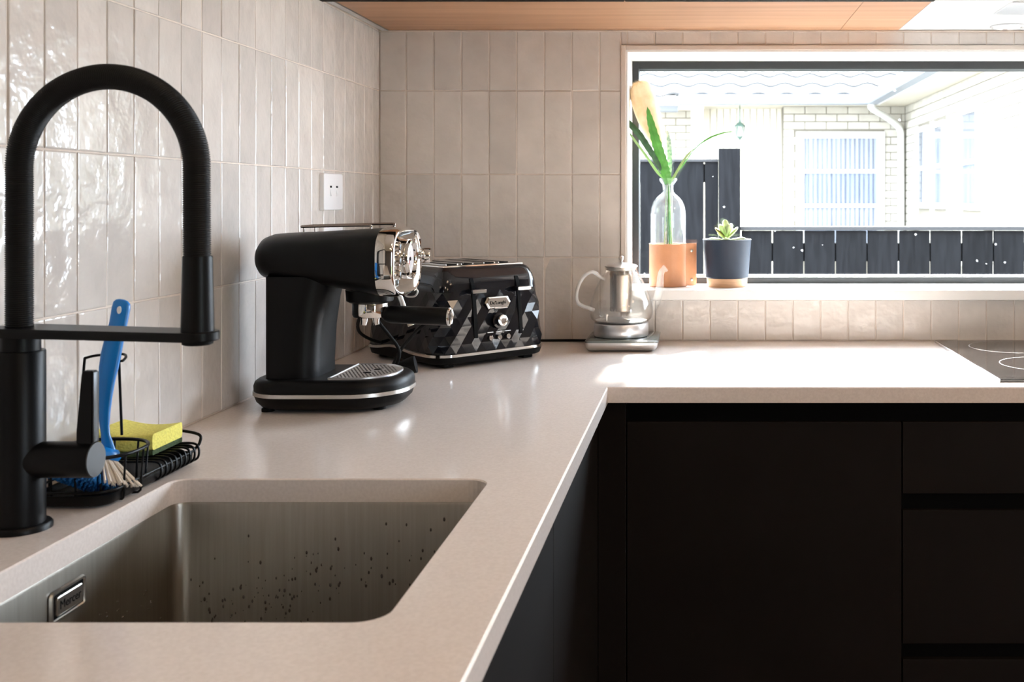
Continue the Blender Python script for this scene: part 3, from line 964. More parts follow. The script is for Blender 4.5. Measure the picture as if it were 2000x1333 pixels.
for sx in (-.050, .064):
    bm = bmesh.new()
    L = []
    for z in (.058, .10, .14, .165, .180):
        yy = fy(min(z, .155)) + (max(z - .155, 0) ** 1.5) * 2.2
        L.append([(sx - .0042, yy - .0034, z), (sx + .0042, yy - .0034, z), (sx + .0042, yy + .006, z), (sx - .0042, yy + .006, z)])
    rings(bm, L)
    lv = obj('lever_slot', bm, M_dark, ts, local=True)
    bm = bmesh.new()
    yy = fy(.15)
    box(bm, sx - .018, sx + .018, yy - .024, yy - .003, .150, .1595, .003)
    obj('lever', bm, M_gloss, ts, local=True, smooth=40)
    bm = bmesh.new(); box(bm, sx - .0165, sx + .0165, yy - .0246, yy - .0236, .1515, .1580, .0004)
    obj('lever_trim', bm, M_chrome, ts, local=True)
FR = Matrix.Rotation(PI / 2, 4, 'X')     # local z -> -y
def front_disc(name, x, z, prof, m, n=28, lean=.10, parent=ts):
    bm = bmesh.new()
    lathe(bm, prof, (x + .006, fy(z) - .0048, z), n, Matrix.Rotation(-lean, 4, 'X') @ FR, cap0=False)
    return obj(name, bm, m, parent, local=True, smooth=40)
dial = front_disc('browning_dial', .000, .0895, [(.016, 0), (.016, .003), (.0115, .004), (.0110, .013), (.0095, .0155), (.0001, .0155)], M_gloss)
front_disc('dial_rim', .000, .0895, [(.0112, .0135), (.0116, .0158), (.0095, .0166), (.0085, .0160), (.004, .0158)], M_chrome, parent=dial)
for x in (-.022, 0, .022):
    front_disc('push_button', x, .0555, [(.0052, -.002), (.0052, .003), (.0040, .0042), (.0001, .0042)], M_chrome, 18)
    bm = bmesh.new(); box(bm, x - .001, x + .013, fy(.067) - .0056, fy(.067) - .0030, .0664, .0676)
    obj('button_mark', bm, M_whitepl, ts, local=True)
bm = bmesh.new()
zc = .127; yy = fy(zc) - .0050
hexp = lambda w, h, y_: [(-w, y_, zc), (-w * .78, y_ - .0003, zc - h), (w * .78, y_ - .0003, zc - h), (w, y_, zc), (w * .78, y_ + .001, zc + h), (-w * .78, y_ + .001, zc + h)]
rings(bm, [hexp(.031, .0125, yy + .002), hexp(.031, .0125, yy - .002), hexp(.028, .0102, yy - .003), hexp(.0265, .0092, yy - .0018)])
bmesh.ops.translate(bm, verts=bm.verts, vec=(.006, 0, 0))
bd = obj('badge', bm, M_chrome, ts, local=True, label='hexagonal chrome badge')
mt = Matrix.Translation((0, yy - .0022, zc + .0003)) @ Matrix.Rotation(-.10, 4, 'X') @ FR.inverted().to_4x4().inverted() if False else Matrix(((1, 0, 0, .006), (0, .06, -1, yy - .0022), (0, 1, .06, zc), (0, 0, 0, 1)))
obj('lettering', text_bm("De'Longhi", .0098, .0002, mt), M_dark, bd, local=True)
for sx in (-1, 1):
    for sy_ in (-1, 1):
        bm = bmesh.new(); box(bm, sx * (TW / 2 - .04) - .012, sx * (TW / 2 - .04) + .012, sy_ * (TD / 2 - .035) - .012, sy_ * (TD / 2 - .035) + .012, 0, .0085, .002)
        obj('foot', bm, M_rubber, ts, local=True)
tcd = cord([(.18, 2.36, .93), (.10, 2.30, .935), (.07, 2.22, .97), (.12, 2.12, 1.02), (.235, 2.115, 1.01), (.218, 2.11, .985), (.195, 2.095, .955), (.182, 2.08, .925), (.187, 2.065, .9175), (.192, 2.058, .9175)], .0034, ts)
bm = bmesh.new(); lathe(bm, [(.007, 0), (.010, .006), (.014, .02), (.0165, .034), (.0165, .040)], (.190, 2.058, .9175), 16, dirM((.8, .1, .18)))
obj('power_plug', bm, M_rubber, tcd, smooth=40)

# ------------------------------------------------------------------ teapot and its warming base
tx, ty = .592, 2.492
wb = thing('warming_base', (tx, ty, CT), 'flat silver warming base with a glass top under the teapot', 'kettle base')
bm = bmesh.new()
def wbl(off, z): return [Vector((x, y, z)) for x, y in rrect(.517, .680, 2.405, 2.580, .010, 5, off)]
rings(bm, [wbl(-.012, .9015), wbl(-.006, .905), wbl(-.001, .911), wbl(0, .917), wbl(0, .9205)])
obj('housing', bm, mat('silver_paint', (.62, .62, .63, 1), .3, metal=.8), wb, smooth=50)
bm = bmesh.new()
rings(bm, [wbl(.0008, .9206), wbl(.0008, .9245), wbl(-.001, .9256)])
obj('glass_top', bm, mat('dark_green_glass', (.10, .125, .12, 1), .06, spec=.8), wb, smooth=50)
for fx in (.54, .657):
    for fy_ in (2.43, 2.555):
        bm = bmesh.new(); lathe(bm, [(.007, CT), (.007, .904)], (fx, fy_, 0), 14); obj('foot', bm, M_rubber, wb)
cord([(.39, 2.575, .9040), (.45, 2.578, .904), (.50, 2.578, .904), (.545, 2.560, .9075)], .0032, wb)
tpot = thing('teapot', (tx, ty, .9258), 'clear glass teapot with a steel infuser on the warming base', 'teapot')
bm = bmesh.new()
lathe(bm, [(.058, .9262), (.0620, .9275), (.0632, .931), (.0632, .955), (.0615, .9575), (.054, .9580)], (tx, ty, 0), 48)
obj('base_ring', bm, mat('satin_steel', (.66, .66, .68, 1), .3, metal=.85), tpot, smooth=40)
bm = bmesh.new()
GP = [(.0001, .9585), (.050, .9585), (.062, .960), (.070, .967), (.0738, .979), (.0735, .992), (.069, 1.010), (.061, 1.033), (.052, 1.052), (.044, 1.066), (.0385, 1.075), (.0365, 1.080), (.0375, 1.0835)]
gi = [(max(r - .0018, .0001), z + (.0018 if k < 3 else 0)) for k, (r, z) in enumerate(GP)]
lathe(bm, GP + gi[::-1], (tx, ty, 0), 56, cap0=False, cap1=False)
obj('glass_body', bm, M_tglass, tpot, smooth=60)
bm = bmesh.new()
lathe(bm, [(.0001, .9605), (.055, .9605), (.060, .9635), (.052, .9650), (.0001, .9650)], (tx, ty, 0), 40, cap0=False, cap1=False)
obj('heating_plate', bm, M_chromeb, tpot, smooth=40)
bm = bmesh.new(); lathe(bm, [(.003, .965), (.003, .975), (.0045, .9755), (.0045, .979), (.002, .980)], (tx - .032, ty - .03, 0), 12)
obj('temperature_probe', bm, M_chromeb, tpot, smooth=40)
bm = bmesh.new()
lathe(bm, [(.0255, .984), (.0262, .986), (.0262, 1.066), (.0275, 1.070), (.0262, 1.074), (.0262, 1.080)], (tx, ty, 0), 40)
obj('infuser', bm, mat('infuser_steel', (.42, .385, .35, 1), .25, metal=1, vary=.2, scale=500), tpot, smooth=40)
bm = bmesh.new()
lathe(bm, [(.028, 1.0775), (.0350, 1.0795), (.0355, 1.085), (.038, 1.0862), (.0385, 1.0885), (.033, 1.0915), (.018, 1.0945), (.006, 1.0965)], (tx, ty, 0), 44)
ld = obj('lid', bm, M_chromeb, tpot, smooth=40)
bm = bmesh.new()
lathe(bm, [(.0035, 1.096), (.003, 1.100), (.0055, 1.1035), (.0062, 1.1075), (.0045, 1.111), (.0005, 1.1120)], (tx, ty, 0), 20)
obj('lid_knob', bm, M_chromeb, ld, smooth=60)
M_rodglass = mat('rod_glass', (.97, .98, .98, 1), .05, trans=.55)
hp = [px(1182, 547, 2.47), px(1172, 541, 2.47), px(1162, 533, 2.465), px(1150, 533, 2.46), px(1139, 542, 2.46), px(1130, 558, 2.46), px(1126, 575, 2.46), px(1128, 590, 2.46), px(1138, 598, 2.46), px(1150, 602, 2.46), px(1160, 606, 2.465)]
bm = bmesh.new(); tube(bm, smooth_path(hp, 5), .0042, 12, flat=1.0)
obj('handle', bm, M_rodglass, tpot, smooth=60)
sp = [px(1272, 604, 2.49), px(1280, 592, 2.49), px(1286, 575, 2.49), px(1289, 557, 2.49), px(1290, 541, 2.49), px(1293, 530, 2.49), px(1301, 523, 2.49)]
bm = bmesh.new(); spp = smooth_path(sp, 5)
tube(bm, spp, [.0135 - .0075 * (i / (len(spp) - 1)) ** .5 + (.002 if i > len(spp) - 4 else 0) for i in range(len(spp))], 18, cap=False)
obj('spout', bm, M_tglass, tpot, smooth=60)

# ------------------------------------------------------------------ kitchen tap
fx, fyy = .066, 1.120
tap = thing('kitchen_tap', (fx, fyy, CT), 'tall matte black kitchen tap with arched ribbed hose behind the sink', 'tap')
bm = bmesh.new()
lathe(bm, [(.0300, CT), (.0300, .9045), (.0285, .9065), (.0238, .9070)], (fx, fyy, 0), 48)
obj('flange', bm, M_black, tap, smooth=40)
bm = bmesh.new()
lathe(bm, [(.0235, .9065), (.0235, 1.0850), (.0228, 1.0863), (.0190, 1.0865), (.0190, 1.1025)], (fx, fyy, 0), 48)
obj('column', bm, M_black, tap, smooth=40)
ex, ey = .2695, 1.081
za, zb = 1.1020, 1.1115
bm = bmesh.new()
dv = Vector((ex - fx, ey - fyy)).normalized(); nv = Vector((-dv.y, dv.x))
pts = []
for i in range(17):
    a = PI / 2 + PI * i / 16
    pts.append(Vector((fx, fyy)) + (dv * math.cos(a) + nv * math.sin(a)) * .0245)
for i in range(17):
    a = -PI / 2 + PI * i / 16
    pts.append(Vector((ex, ey)) + (dv * math.cos(a) + nv * math.sin(a)) * .0205)
cen = Vector((fx + ex, fyy + ey)) / 2
def arm(z, s): return [Vector((*(p + (p - cen).normalized() * -s), z)) for p in pts]
rings(bm, [arm(za, .001), arm(za + .001, 0), arm(zb - .001, 0), arm(zb, .001)])
obj('support_arm', bm, M_black, tap, smooth=35)
bm = bmesh.new()
hcz = 1.2765
path = []
L0 = Vector((fx - .0008, fyy, zb)); 
for i in range(60): path.append(L0.lerp(Vector((fx - .0008, fyy, hcz)), i / 60))
aL, aR = Vector((fx - .0008, fyy, hcz)), Vector((ex - .001, ey, hcz))
mid = (aL + aR) / 2; hv = (aL - aR) / 2
for i in range(161):
    a = PI * i / 160
    path.append(mid + hv * math.cos(a) + Vector((0, 0, .0935)) * math.sin(a))
endp = Vector((ex - .0005, ey, 1.186))
for i in range(1, 41): path.append(aR.lerp(endp, i / 40))
# resample at a fixed step for the ribs
step = .00055
rs = [path[0]]; acc = 0
for a, b in zip(path[:-1], path[1:]):
    d = (b - a).length; t = step - acc
    while t <= d:
        rs.append(a.lerp(b, t / d)); t += step
    acc = (acc + d) % step
rad = [.0127 + (.0006 if (i % 4) in (1, 2) else -.0004) for i in range(len(rs))]
tube(bm, rs, rad, 20)
obj('spring_hose', bm, M_hose, tap, smooth=180)
bm = bmesh.new()
lathe(bm, [(.0135, 1.1860), (.0142, 1.1868), (.0158, 1.1115), (.0160, zb)][::-1], (ex, ey, 0), 40)
obj('spray_head', bm, M_black, tap, smooth=40)
bm = bmesh.new(); lathe(bm, [(.0150, 1.1020), (.0145, 1.0985), (.012, 1.0975)], (ex, ey, 0), 32)
obj('nozzle', bm, M_rubber, tap, smooth=40)
hz = .9725
bm = bmesh.new()
lathe(bm, [(.0187, .012), (.0187, .0765), (.0183, .0785)], (fx, fyy, hz), 48, AX_X)
hb_ = obj('mixer_body', bm, M_black, tap, smooth=40)
bm = bmesh.new(); lathe(bm, [(.0183, .0786), (.0178, .0796), (.0001, .0797)], (fx, fyy, hz), 48, AX_X, cap0=False)
obj('end_cap', bm, M_cap, hb_, smooth=40)  # window light on the black cap painted in as lighter grey
bm = bmesh.new()
lx = fx + .0790
def lvr(z, dx, wx, wy): return [(lx - wx + dx, fyy - wy, z), (lx + dx, fyy - wy, z), (lx + dx, fyy + wy, z), (lx - wx + dx, fyy + wy, z)]
rings(bm, [lvr(hz + .004, -.0006, .0165, .0060), lvr(hz + .03, -.001, .0165, .0055), lvr(1.060, -.0005, .0120, .0052), lvr(1.0655, -.0005, .0112, .0048)])
bmesh.ops.bevel(bm, geom=list(bm.edges), offset=.0008, segments=2, affect='EDGES')
obj('lever', bm, M_black, hb_, smooth=40)
bm = bmesh.new(); box(bm, lx + .0000 - .0004, lx + .0007, fyy - .0050, fyy + .0050, hz + .0185, 1.0640, .0003)
obj('lit_lever_face', bm, M_cap, hb_, smooth=40)  # thin grey plate paints window light on the lever's right side

# ------------------------------------------------------------------ sink caddy
cd = thing('sink_caddy', (.08, 1.29, CT), 'black wire sink caddy on the worktop behind the tap', 'caddy')
cx0, cx1, cy0, cy1 = .028, .122, 1.185, 1.405
W = .0016
bm = bmesh.new()
def lay(off, z, n=6): return [Vector((x, y, z)) for x, y in rrect(cx0, cx1, cy0, cy1, [.022] * 4, n, off)]
rings(bm, [lay(-.006, .9030), lay(-.003, .9060), lay(-.002, .9150), lay(-.0035, .9150), lay(-.006, .9075), lay(-.012, .9065)])
obj('drip_tray', bm, M_black, cd, smooth=40, label='shallow black plastic drip tray')
bm = bmesh.new(); tube(bm, lay(.0005, .9195), W, 8, closed=True)
obj('lower_rim', bm, M_black, cd, smooth=60)
ringp = [(x, y, .9545) for x, y in rrect(.024, .127, 1.190, 1.296, [.045, .045, .045, .045], 8)]
bm = bmesh.new(); tube(bm, [Vector(p) for p in ringp], .0021, 8, closed=True)
obj('basket_ring', bm, M_black, cd, smooth=60)
nr = len(ringp)
for k in range(0, nr, 3):
    q = Vector(ringp[k]); c0 = Vector((.0755, 1.243, 0))
    dq = Vector((q.x - c0.x, q.y - c0.y, 0))
    b = Vector((c0.x + dq.x * .93, c0.y + dq.y * .93, .905))
    bm = bmesh.new(); tube(bm, smooth_path([q, q.lerp(b, .6) + dq * .0, b, Vector((c0.x + dq.x * .75, c0.y + dq.y * .75, .9025))], 3), W * .85, 6)
    obj('wire', bm, M_black, cd, smooth=60)
for k in range(9):       # ribs under the sponge shelf
    yy = 1.298 + k * .0122
    bm = bmesh.new()
    zt = .9215 + .010 * math.exp(-((k - 8.5) / 3.0) ** 2)
    tube(bm, smooth_path([(cx0 - .001, yy, zt), (cx0 + .003, yy, .9255), (.05, yy, .9270), (.09, yy, .9265), (cx1 - .006, yy, .9265), (cx1 + .0015, yy, .9205), (cx1 + .0005, yy, .908), (cx1 - .010, yy, .9022)], 4), W, 6)
    obj('rib', bm, M_black, cd, smooth=60)
bm = bmesh.new()
tube(bm, smooth_path([(cx0 + .004, 1.398, .9215), (cx0 + .002, 1.403, .936), (.045, 1.405, .9420), (.085, 1.405, .9420), (cx1 - .003, 1.404, .9365), (cx1 + .001, 1.400, .927), (cx1 - .003, 1.397, .9195)], 5), .0019, 8)
obj('end_loop', bm, M_black, cd, smooth=60)
bm = bmesh.new()
hoop = [px(160, 858, 1.272), px(162, 760, 1.272), px(165, 706, 1.272), px(170, 699, 1.272), px(195, 694, 1.275), px(238, 692, 1.285), px(246, 697, 1.275), px(240, 705, 1.262), px(233, 707, 1.26), px(233, 720, 1.262), px(238, 850, 1.268)]
tube(bm, smooth_path(hoop, 5), W, 8)
obj('brush_hoop', bm, M_black, cd, smooth=60)

# brush
br = thing('dish_brush', (.085, 1.245, .905), 'blue dish brush standing head down in the wire caddy', 'brush')
YBR = 1.262
cl = [(238, 585, 5), (238.2, 587, 11), (238, 592, 15.5), (236.5, 602, 17), (231, 633, 16.5), (225, 655, 17.5), (217, 692, 18.5), (212, 720, 17.5), (208.5, 745, 15), (205.5, 775, 13), (203.5, 803, 11.5), (204, 830, 9), (206, 848, 8.5), (210, 866, 11), (212, 882, 14)]
bm = bmesh.new()
L = []
for (u, v, w) in cl:
    p = px(u, v, YBR - (v - 590) / 290 * .028)
    hw = w * YBR / F
    L.append([p + Vector((hw * a, hw * .42 * b * 1.0, -hw * .18 * a)) for a, b in sup(1, 1, 3.2, 20)])
rings(bm, L)
bh = obj('handle', bm, M_blue, br, smooth=50)
bm = bmesh.new()
ph_ = px(233, 606, YBR - .0065)
lathe(bm, [(.0022, -.0015), (.0022, .0014)], ph_, 14, FR @ Matrix.Diagonal((1, 2.0, 1, 1)))
obj('hanging_hole', bm, M_whitepl, bh, smooth=40)
hc = px(192, 890, 1.236)
bm = bmesh.new()
ax = Vector((-.10, -.35, -1)).normalized()
lathe(bm, [(.006, -.012), (.020, -.008), (.024, 0), (.022, .004), (.001, .005)], hc, 24, dirM(ax), cap0=True)
obj('head_plate', bm, M_blue, br, smooth=50)
bw, bb = bmesh.new(), bmesh.new()
Mh = Matrix.Translation(hc) @ dirM(ax)
for i in range(230):
    a = i * 2.39996; rr_ = math.sqrt((i + .5) / 230)
    base = Mh @ Vector((.020 * rr_ * math.cos(a), .020 * rr_ * math.sin(a), .004))
    tip = Mh @ Vector((.054 * rr_ * math.cos(a), .054 * rr_ * math.sin(a), .042 - .014 * rr_))
    tip.z = max(tip.z, .9085)
    tube((bw if (base - hc).x > .012 else bb), [base, base.lerp(tip, .5), tip], [.0012, .0011, .0013], 5)
obj('bristles', bb, M_bristleb, br, kind='stuff', label='blue bristles')
obj('bristles', bw, M_bristlew, br, kind='stuff', label='cream bristles')

# sponge
sg = thing('sponge', (.067, 1.352, .928), 'yellow scouring sponge lying on the sink caddy', 'sponge')
def slab(z0, z1, mm, nm, bev):
    bm = bmesh.new()
    n = 10
    L = []
    for i in range(n + 1):
        t = i / n
        x = .030 + .073 * t
        dz = .0045 * math.sin(t * PI) * -1 + .012 * t * t * 0 + .004 * (1 - t)
        r = rrect(1.318, 1.394, z0, z1, bev, 3)
        L.append([Vector((x, a, b + dz)) for a, b in r])
    rings(bm, L)
    return obj(nm, bm, mm, sg, smooth=50)
slab(.9352, .9550, M_sponge, 'foam', .004)
slab(.9290, .9351, M_scour, 'scourer', .002)

# ------------------------------------------------------------------ things on the sill
vx, vy = CX + (1305 - 1368) * 2.685 / F, 2.682
SZ0 = WZ0
hold = thing('bottle_holder', (vx, vy, SZ0), 'tan leather sleeve with riveted flap around the glass bottle', 'holder')
bm = bmesh.new()
z0, z1 = SZ0 + .0005, 1.1325
lathe(bm, [(.0455, z0), (.0472, z0 + .001), (.0472, z1), (.0452, z1), (.0452, z0 + .004), (.0001, z0 + .004)], (vx, vy, 0), 56, cap1=False)
obj('sleeve', bm, M_leather, hold, smooth=40)
bm = bmesh.new()
fl = [(vx + .030, vy - .030), (vx + .046, vy - .014), (vx + .058, vy + .000), (vx + .069, vy + .006)]
fl2 = [(x + .0018, y + .0022) for x, y in fl][::-1]
fl = [(x, y) for x, y in smooth_path([(x, y, 0) for x, y in fl], 4) for x, y in [(x, y)]] if False else fl
rings(bm, [[Vector((x, y, z)) for x, y in fl + fl2] for z in (z0, z1 + .001)])
fp_ = obj('flap', bm, M_leather, hold, smooth=40)
for zz in (z0 + .016, z1 - .018):
    bm = bmesh.new(); lathe(bm, [(.0036, 0), (.0034, .0018), (.001, .0028)], (vx + .0585, vy - .0008, zz), 16, dirM((.45, -.9, 0)))
    obj('rivet', bm, M_chromeb, fp_, smooth=40)
bot = thing('glass_bottle', (vx, vy, SZ0 + .005), 'clear glass bottle vase standing in the leather sleeve', 'vase')
bm = bmesh.new()
GB_ = [(.0001, SZ0 + .005), (.040, SZ0 + .005), (.0440, SZ0 + .010), (.0440, 1.205), (.0425, 1.222), (.037, 1.237), (.027, 1.249), (.017, 1.257), (.0135, 1.263), (.0130, 1.272), (.0150, 1.281), (.0215, 1.290), (.0228, 1.293), (.0215, 1.2955)]
gin = [(max(r - .0024, .0001), z + (.004 if k < 3 else 0)) for k, (r, z) in enumerate(GB_[:-1])]
lathe(bm, GB_ + gin[::-1], (vx, vy, 0), 56, cap0=False, cap1=False)
obj('glass', bm, M_glass, bot, smooth=60)

def blade(name, pts, widths, m, label, thick=.25, cat='leaf', teeth=0):
    P = smooth_path(pts, 6); n = len(P)
    bm = bmesh.new(); L = []
    for i, p in enumerate(P):
        t = i / (n - 1) * (len(widths) - 1); k = min(int(t), len(widths) - 2)
        w = widths[k] + (widths[k + 1] - widths[k]) * (t - k)
        if teeth and i % 2: w *= 1 + teeth
        d = (P[min(i + 1, n - 1)] - P[max(i - 1, 0)]).normalized()
        s = d.cross(Vector((0, 1, 0))).normalized()
        L.append([p + s * w, p + Vector((0, -w * thick, 0)), p - s * w, p + Vector((0, w * thick, 0))])
    rings(bm, L)
    return bm
Yv = vy
neck = px(1305, 352, Yv)
foot_ = Vector((vx, vy, SZ0 + .02))
def stemmed(name, label, cat, pts, widths, m, teeth=0, foot=None, part='blade', thick=.25, stem_m=None):
    t = thing(name, foot or foot_, label, cat)
    obj(part, blade(part, pts, widths, m, label, thick, teeth=teeth), m, t, smooth=None if teeth else 50)
    p0 = pts[-1]
    f = foot or foot_
    obj('stem', tubem([p0, neck.lerp(p0, .2) - Vector((0, 0, .01)), Vector((vx + (f.x - vx) * .3, vy + (f.y - vy) * .3, 1.25)), f], .0021, 8, sm=6), stem_m or m, t, smooth=60)
    return t
# plume
plt = thing('bunny_tail_plume', (vx - .008, vy, SZ0 + .02), 'fluffy cream flower plume rising from the glass bottle', 'flower')
bm = bmesh.new()
pc = smooth_path([px(1246, 163, Yv), px(1250, 172, Yv), px(1260, 205, Yv), px(1271, 240, Yv), px(1283, 272, Yv), px(1291, 292, Yv)], 6)
NPC = len(pc)
def prad(t): return .039 * (math.sin(PI * min(1, t * 1.02 + .03)) ** .55) * (1.05 - .35 * t)
tube(bm, pc, [max(prad(i / (NPC - 1)) * .9, .001) for i in range(NPC)], 14)
core = obj('plume_core', bm, M_fluff, plt, smooth=60)
bm = bmesh.new()
for i in range(2600):
    t = random.random(); k = min(int(t * (NPC - 1)), NPC - 2)
    c = pc[k].lerp(pc[k + 1], t * (NPC - 1) - k)
    d = (pc[k] - pc[k + 1]).normalized()
    a = random.uniform(0, 2 * PI)
    u = d.cross(Vector((0, 1, 0))).normalized(); v = d.cross(u)
    o_ = (u * math.cos(a) + v * math.sin(a))
    b0 = c + o_ * prad(t) * .8
    b1 = b0 + (o_ * .5 + d * 1.3).normalized() * random.uniform(.006, .011)
    s = o_.cross(d).normalized() * .0005
    vs = [bm.verts.new(q) for q in (b0 - s, b0 + s, b1)]
    bm.faces.new(vs)
obj('plume_hairs', bm, M_fluff, plt, kind='stuff', recalc=False)
obj('stem', tubem([pc[-1], px(1300, 330, Yv), neck, Vector((vx, vy, 1.24)), Vector((vx - .010, vy, SZ0 + .02))], .0016, 8, sm=6), M_leafp, plt, smooth=60)
stemmed('aloe_leaf', 'broad bright green serrated leaf in front of the plume', 'leaf',
        [px(1263, 203, Yv - .03), px(1270, 235, Yv - .03), px(1281, 275, Yv - .025), px(1293, 315, Yv - .015), px(1302, 345, Yv - .008), px(1305, 360, Yv)], [.001, .0075, .0105, .0115, .0105, .007], M_leaf, teeth=.18,
        foot=Vector((vx + .006, vy - .006, SZ0 + .02)))
stemmed('dark_leaf', 'dark green drooping leaf reaching left over the window edge', 'leaf',
        [px(1214, 228, Yv - .03), px(1226, 238, Yv - .03), px(1248, 262, Yv - .03), px(1270, 295, Yv - .025), px(1288, 325, Yv - .015), px(1300, 350, Yv - .003)], [.003, .0062, .0075, .0070, .005, .003], M_leafd, teeth=.12,
        foot=Vector((vx - .004, vy + .008, SZ0 + .02)))
stemmed('thin_leaf', 'thin pale green stalk leaning left below the dark leaf', 'leaf',
        [px(1226, 255, Yv - .01), px(1240, 275, Yv - .01), px(1262, 305, Yv - .01), px(1285, 338, Yv - .005), px(1301, 352, Yv)], [.0015, .003, .003, .0032, .002], M_leafp,
        foot=Vector((vx + .012, vy + .006, SZ0 + .02)))
stemmed('grass_blade', 'slender light green blade leaning right out of the bottle', 'leaf',
        [px(1356, 290, Yv), px(1342, 304, Yv), px(1328, 325, Yv), px(1315, 348, Yv), px(1308, 356, Yv)], [.0008, .0024, .0030, .0034, .002], M_leafp,
        foot=Vector((vx - .012, vy - .004, SZ0 + .02)))
stemmed('long_grass_blade', 'long fine grass blade arching farthest right towards the lantern', 'leaf',
        [px(1432, 257, Yv + .03), px(1412, 260, Yv + .03), px(1385, 270, Yv + .03), px(1358, 290, Yv + .025), px(1332, 325, Yv + .012), px(1309, 352, Yv)], [.0005, .0016, .0020, .0012, .0010, .0010], M_leaf,
        foot=Vector((vx + .004, vy + .012, SZ0 + .02)))
stemmed('speckled_leaf', 'silvery speckled leaf beside the bright green one', 'leaf',
        [px(1303, 256, Yv + .01), px(1306, 275, Yv + .01), px(1308, 300, Yv + .01), px(1308, 330, Yv + .005), px(1307, 352, Yv)], [.002, .0055, .0060, .0055, .003], M_leafs,
        foot=Vector((vx - .008, vy - .010, SZ0 + .02)))
cu = obj('curled_tendril', tubem([px(1185, 218, 2.60), px(1190, 215.5, 2.61), px(1196, 218, 2.62), px(1204, 224, 2.63), px(1214, 228, 2.652)], [.0012, .0010, .0006, .0003, .0003], 6), M_leafd, smooth=60)
tag(cu, 'tiny dark curled tendril tip in front of the tiles left of the window', 'leaf')

# succulent pot
qx, qy = CX + (1420 - 1368) * 2.672 / F, 2.672
sp_ = thing('potted_succulent', (qx, qy, SZ0), 'small succulent in a blue-grey pot with a wooden foot', 'plant')
bm = bmesh.new(); lathe(bm, [(.0480, SZ0 + .0003), (.0490, SZ0 + .002), (.0510, SZ0 + .0215)], (qx, qy, 0), 56)
obj('wooden_foot', bm, M_potwood, sp_, smooth=40)
bm = bmesh.new(); lathe(bm, [(.0508, SZ0 + .0216), (.0532, SZ0 + .0240), (.0600, 1.1405), (.0610, 1.1425), (.0600, 1.1440), (.0570, 1.1440), (.0560, 1.130), (.050, 1.128), (.0001, 1.128)], (qx, qy, 0), 56, cap1=False)
obj('pot', bm, M_pot, sp_, smooth=40)
bm = bmesh.new(); lathe(bm, [(.0559, 1.1285), (.04, 1.135), (.0001, 1.137)], (qx, qy, 0), 32, cap0=True, cap1=False)
obj('soil', bm, M_soil, sp_, smooth=60)
def fleshy(p, d, ln, w, m):
    bm = bmesh.new()
    d = d.normalized()
    prof = [(w * .28, 0), (w * .55, ln * .18), (w * .9, ln * .5), (w, ln * .68), (w * .82, ln * .86), (w * .4, ln * .97), (w * .03, ln)]
    lathe(bm, prof, p, 14, dirM(d) @ Matrix.Diagonal((1, .42, 1, 1)))
    obj('leaf', bm, m, sp_, smooth=60)
cc = Vector((qx - .001, qy - .004, 1.1445))
for (ax_, ay_, az_, ln, w, m, ox, oz) in (
        (-1, -.3, .12, .042, .0115, M_succ, -.004, .002), (1, -.3, .15, .042, .0115, M_succ, .006, .002), (-.1, -1, .15, .028, .012, M_succ, .0, .001),
        (-.9, .1, .85, .034, .0095, M_succr, -.004, .010), (.85, .1, .85, .036, .0100, M_succ, .003, .010), (-.5, -.4, 1, .036, .0105, M_succ, -.002, .012),
        (.35, -.3, 1, .036, .011, M_succ, .0, .012), (0, .5, 1, .034, .010, M_succ, 0, .01), (-.15, -.3, 1.2, .038, .009, M_succ, .0, .018), (.55, .6, .7, .034, .010, M_succ, .002, .008),
        (-.6, .7, .6, .032, .010, M_succ, -.002, .006), (.95, .05, .05, .030, .0115, M_succ, .010, .003)):
    fleshy(cc + Vector((ox, 0, oz - .006)), Vector((ax_, ay_, az_)), ln, w, m)

# ------------------------------------------------------------------ outside: ground, fence, neighbouring house
GZ = -.25
gr_ = structure(obj('trim_3', bxm(-14, 18, yb1, 20, GZ - .1, GZ), M_ground))
gr_.name = 'ground'
lw = structure(obj('lawn', bxm(X1 + .16, 20, -12, yb1 - .01, GZ - .1, GZ), M_lawn))
hedge_y = None
FYc = 5.27
fn = thing('timber_fence', (3.0, FYc, GZ), 'low dark stained paling fence seen through the window', 'fence')
pit = .1551
xs = CX + (1446 - 1368) * FYc / F
def xpx(u, Y): return CX + (u - 1368) * Y / F
brd = bmesh.new(); box(brd, -pit / 2 + .0034, pit / 2 - .0034, 0, .018, 0, 1.107 - GZ - .02, .001, 1)
brd_me = bpy.data.meshes.new('board'); brd.to_mesh(brd_me); brd.free(); brd_me.materials.append(M_fence)
for i in range(14):
    o = bpy.data.objects.new('board', brd_me); link(o); o.parent = fn
    cxp = xpx(1508.6, FYc) - pit / 2 + pit * i
    o.location = (cxp - 3.0, random.uniform(-.002, .002), 0)
for z in (.98, .20):
    obj('rail', bxm(xs, xs + 14 * pit + .1, FYc + .019, FYc + .065, z - .045, z + .045), M_fence, fn)
obj('cap', bxm(xs, xs + 14 * pit + .1, FYc - .018, FYc + .075, 1.089, 1.107, .002), M_fencecap, fn)
pw = (xpx(1404, 5.22), xpx(1446, 5.22))
po = obj('fence_post', bxm(pw[0], pw[1], 5.22, 5.32, GZ, 1.489, .002), M_fence, origin=((pw[0] + pw[1]) / 2, 5.27, GZ))
tag(po, 'tall dark stained square post at the end of the low fence', 'post')
gt = thing('timber_gate', (.2, FYc, GZ), 'taller dark stained paling panel left of the post', 'gate')
for (a, b) in ((1030, 1062), (1064, 1124), (1126, 1186), (1188, 1248), (1250.5, 1312), (1313, 1374.2), (1376.8, 1403)):
    a_, b_ = xpx(a, FYc), xpx(b, FYc)
    obj('board', bxm(a_, b_, FYc, FYc + .018, GZ, 1.425, .001, 1), M_fence, gt)
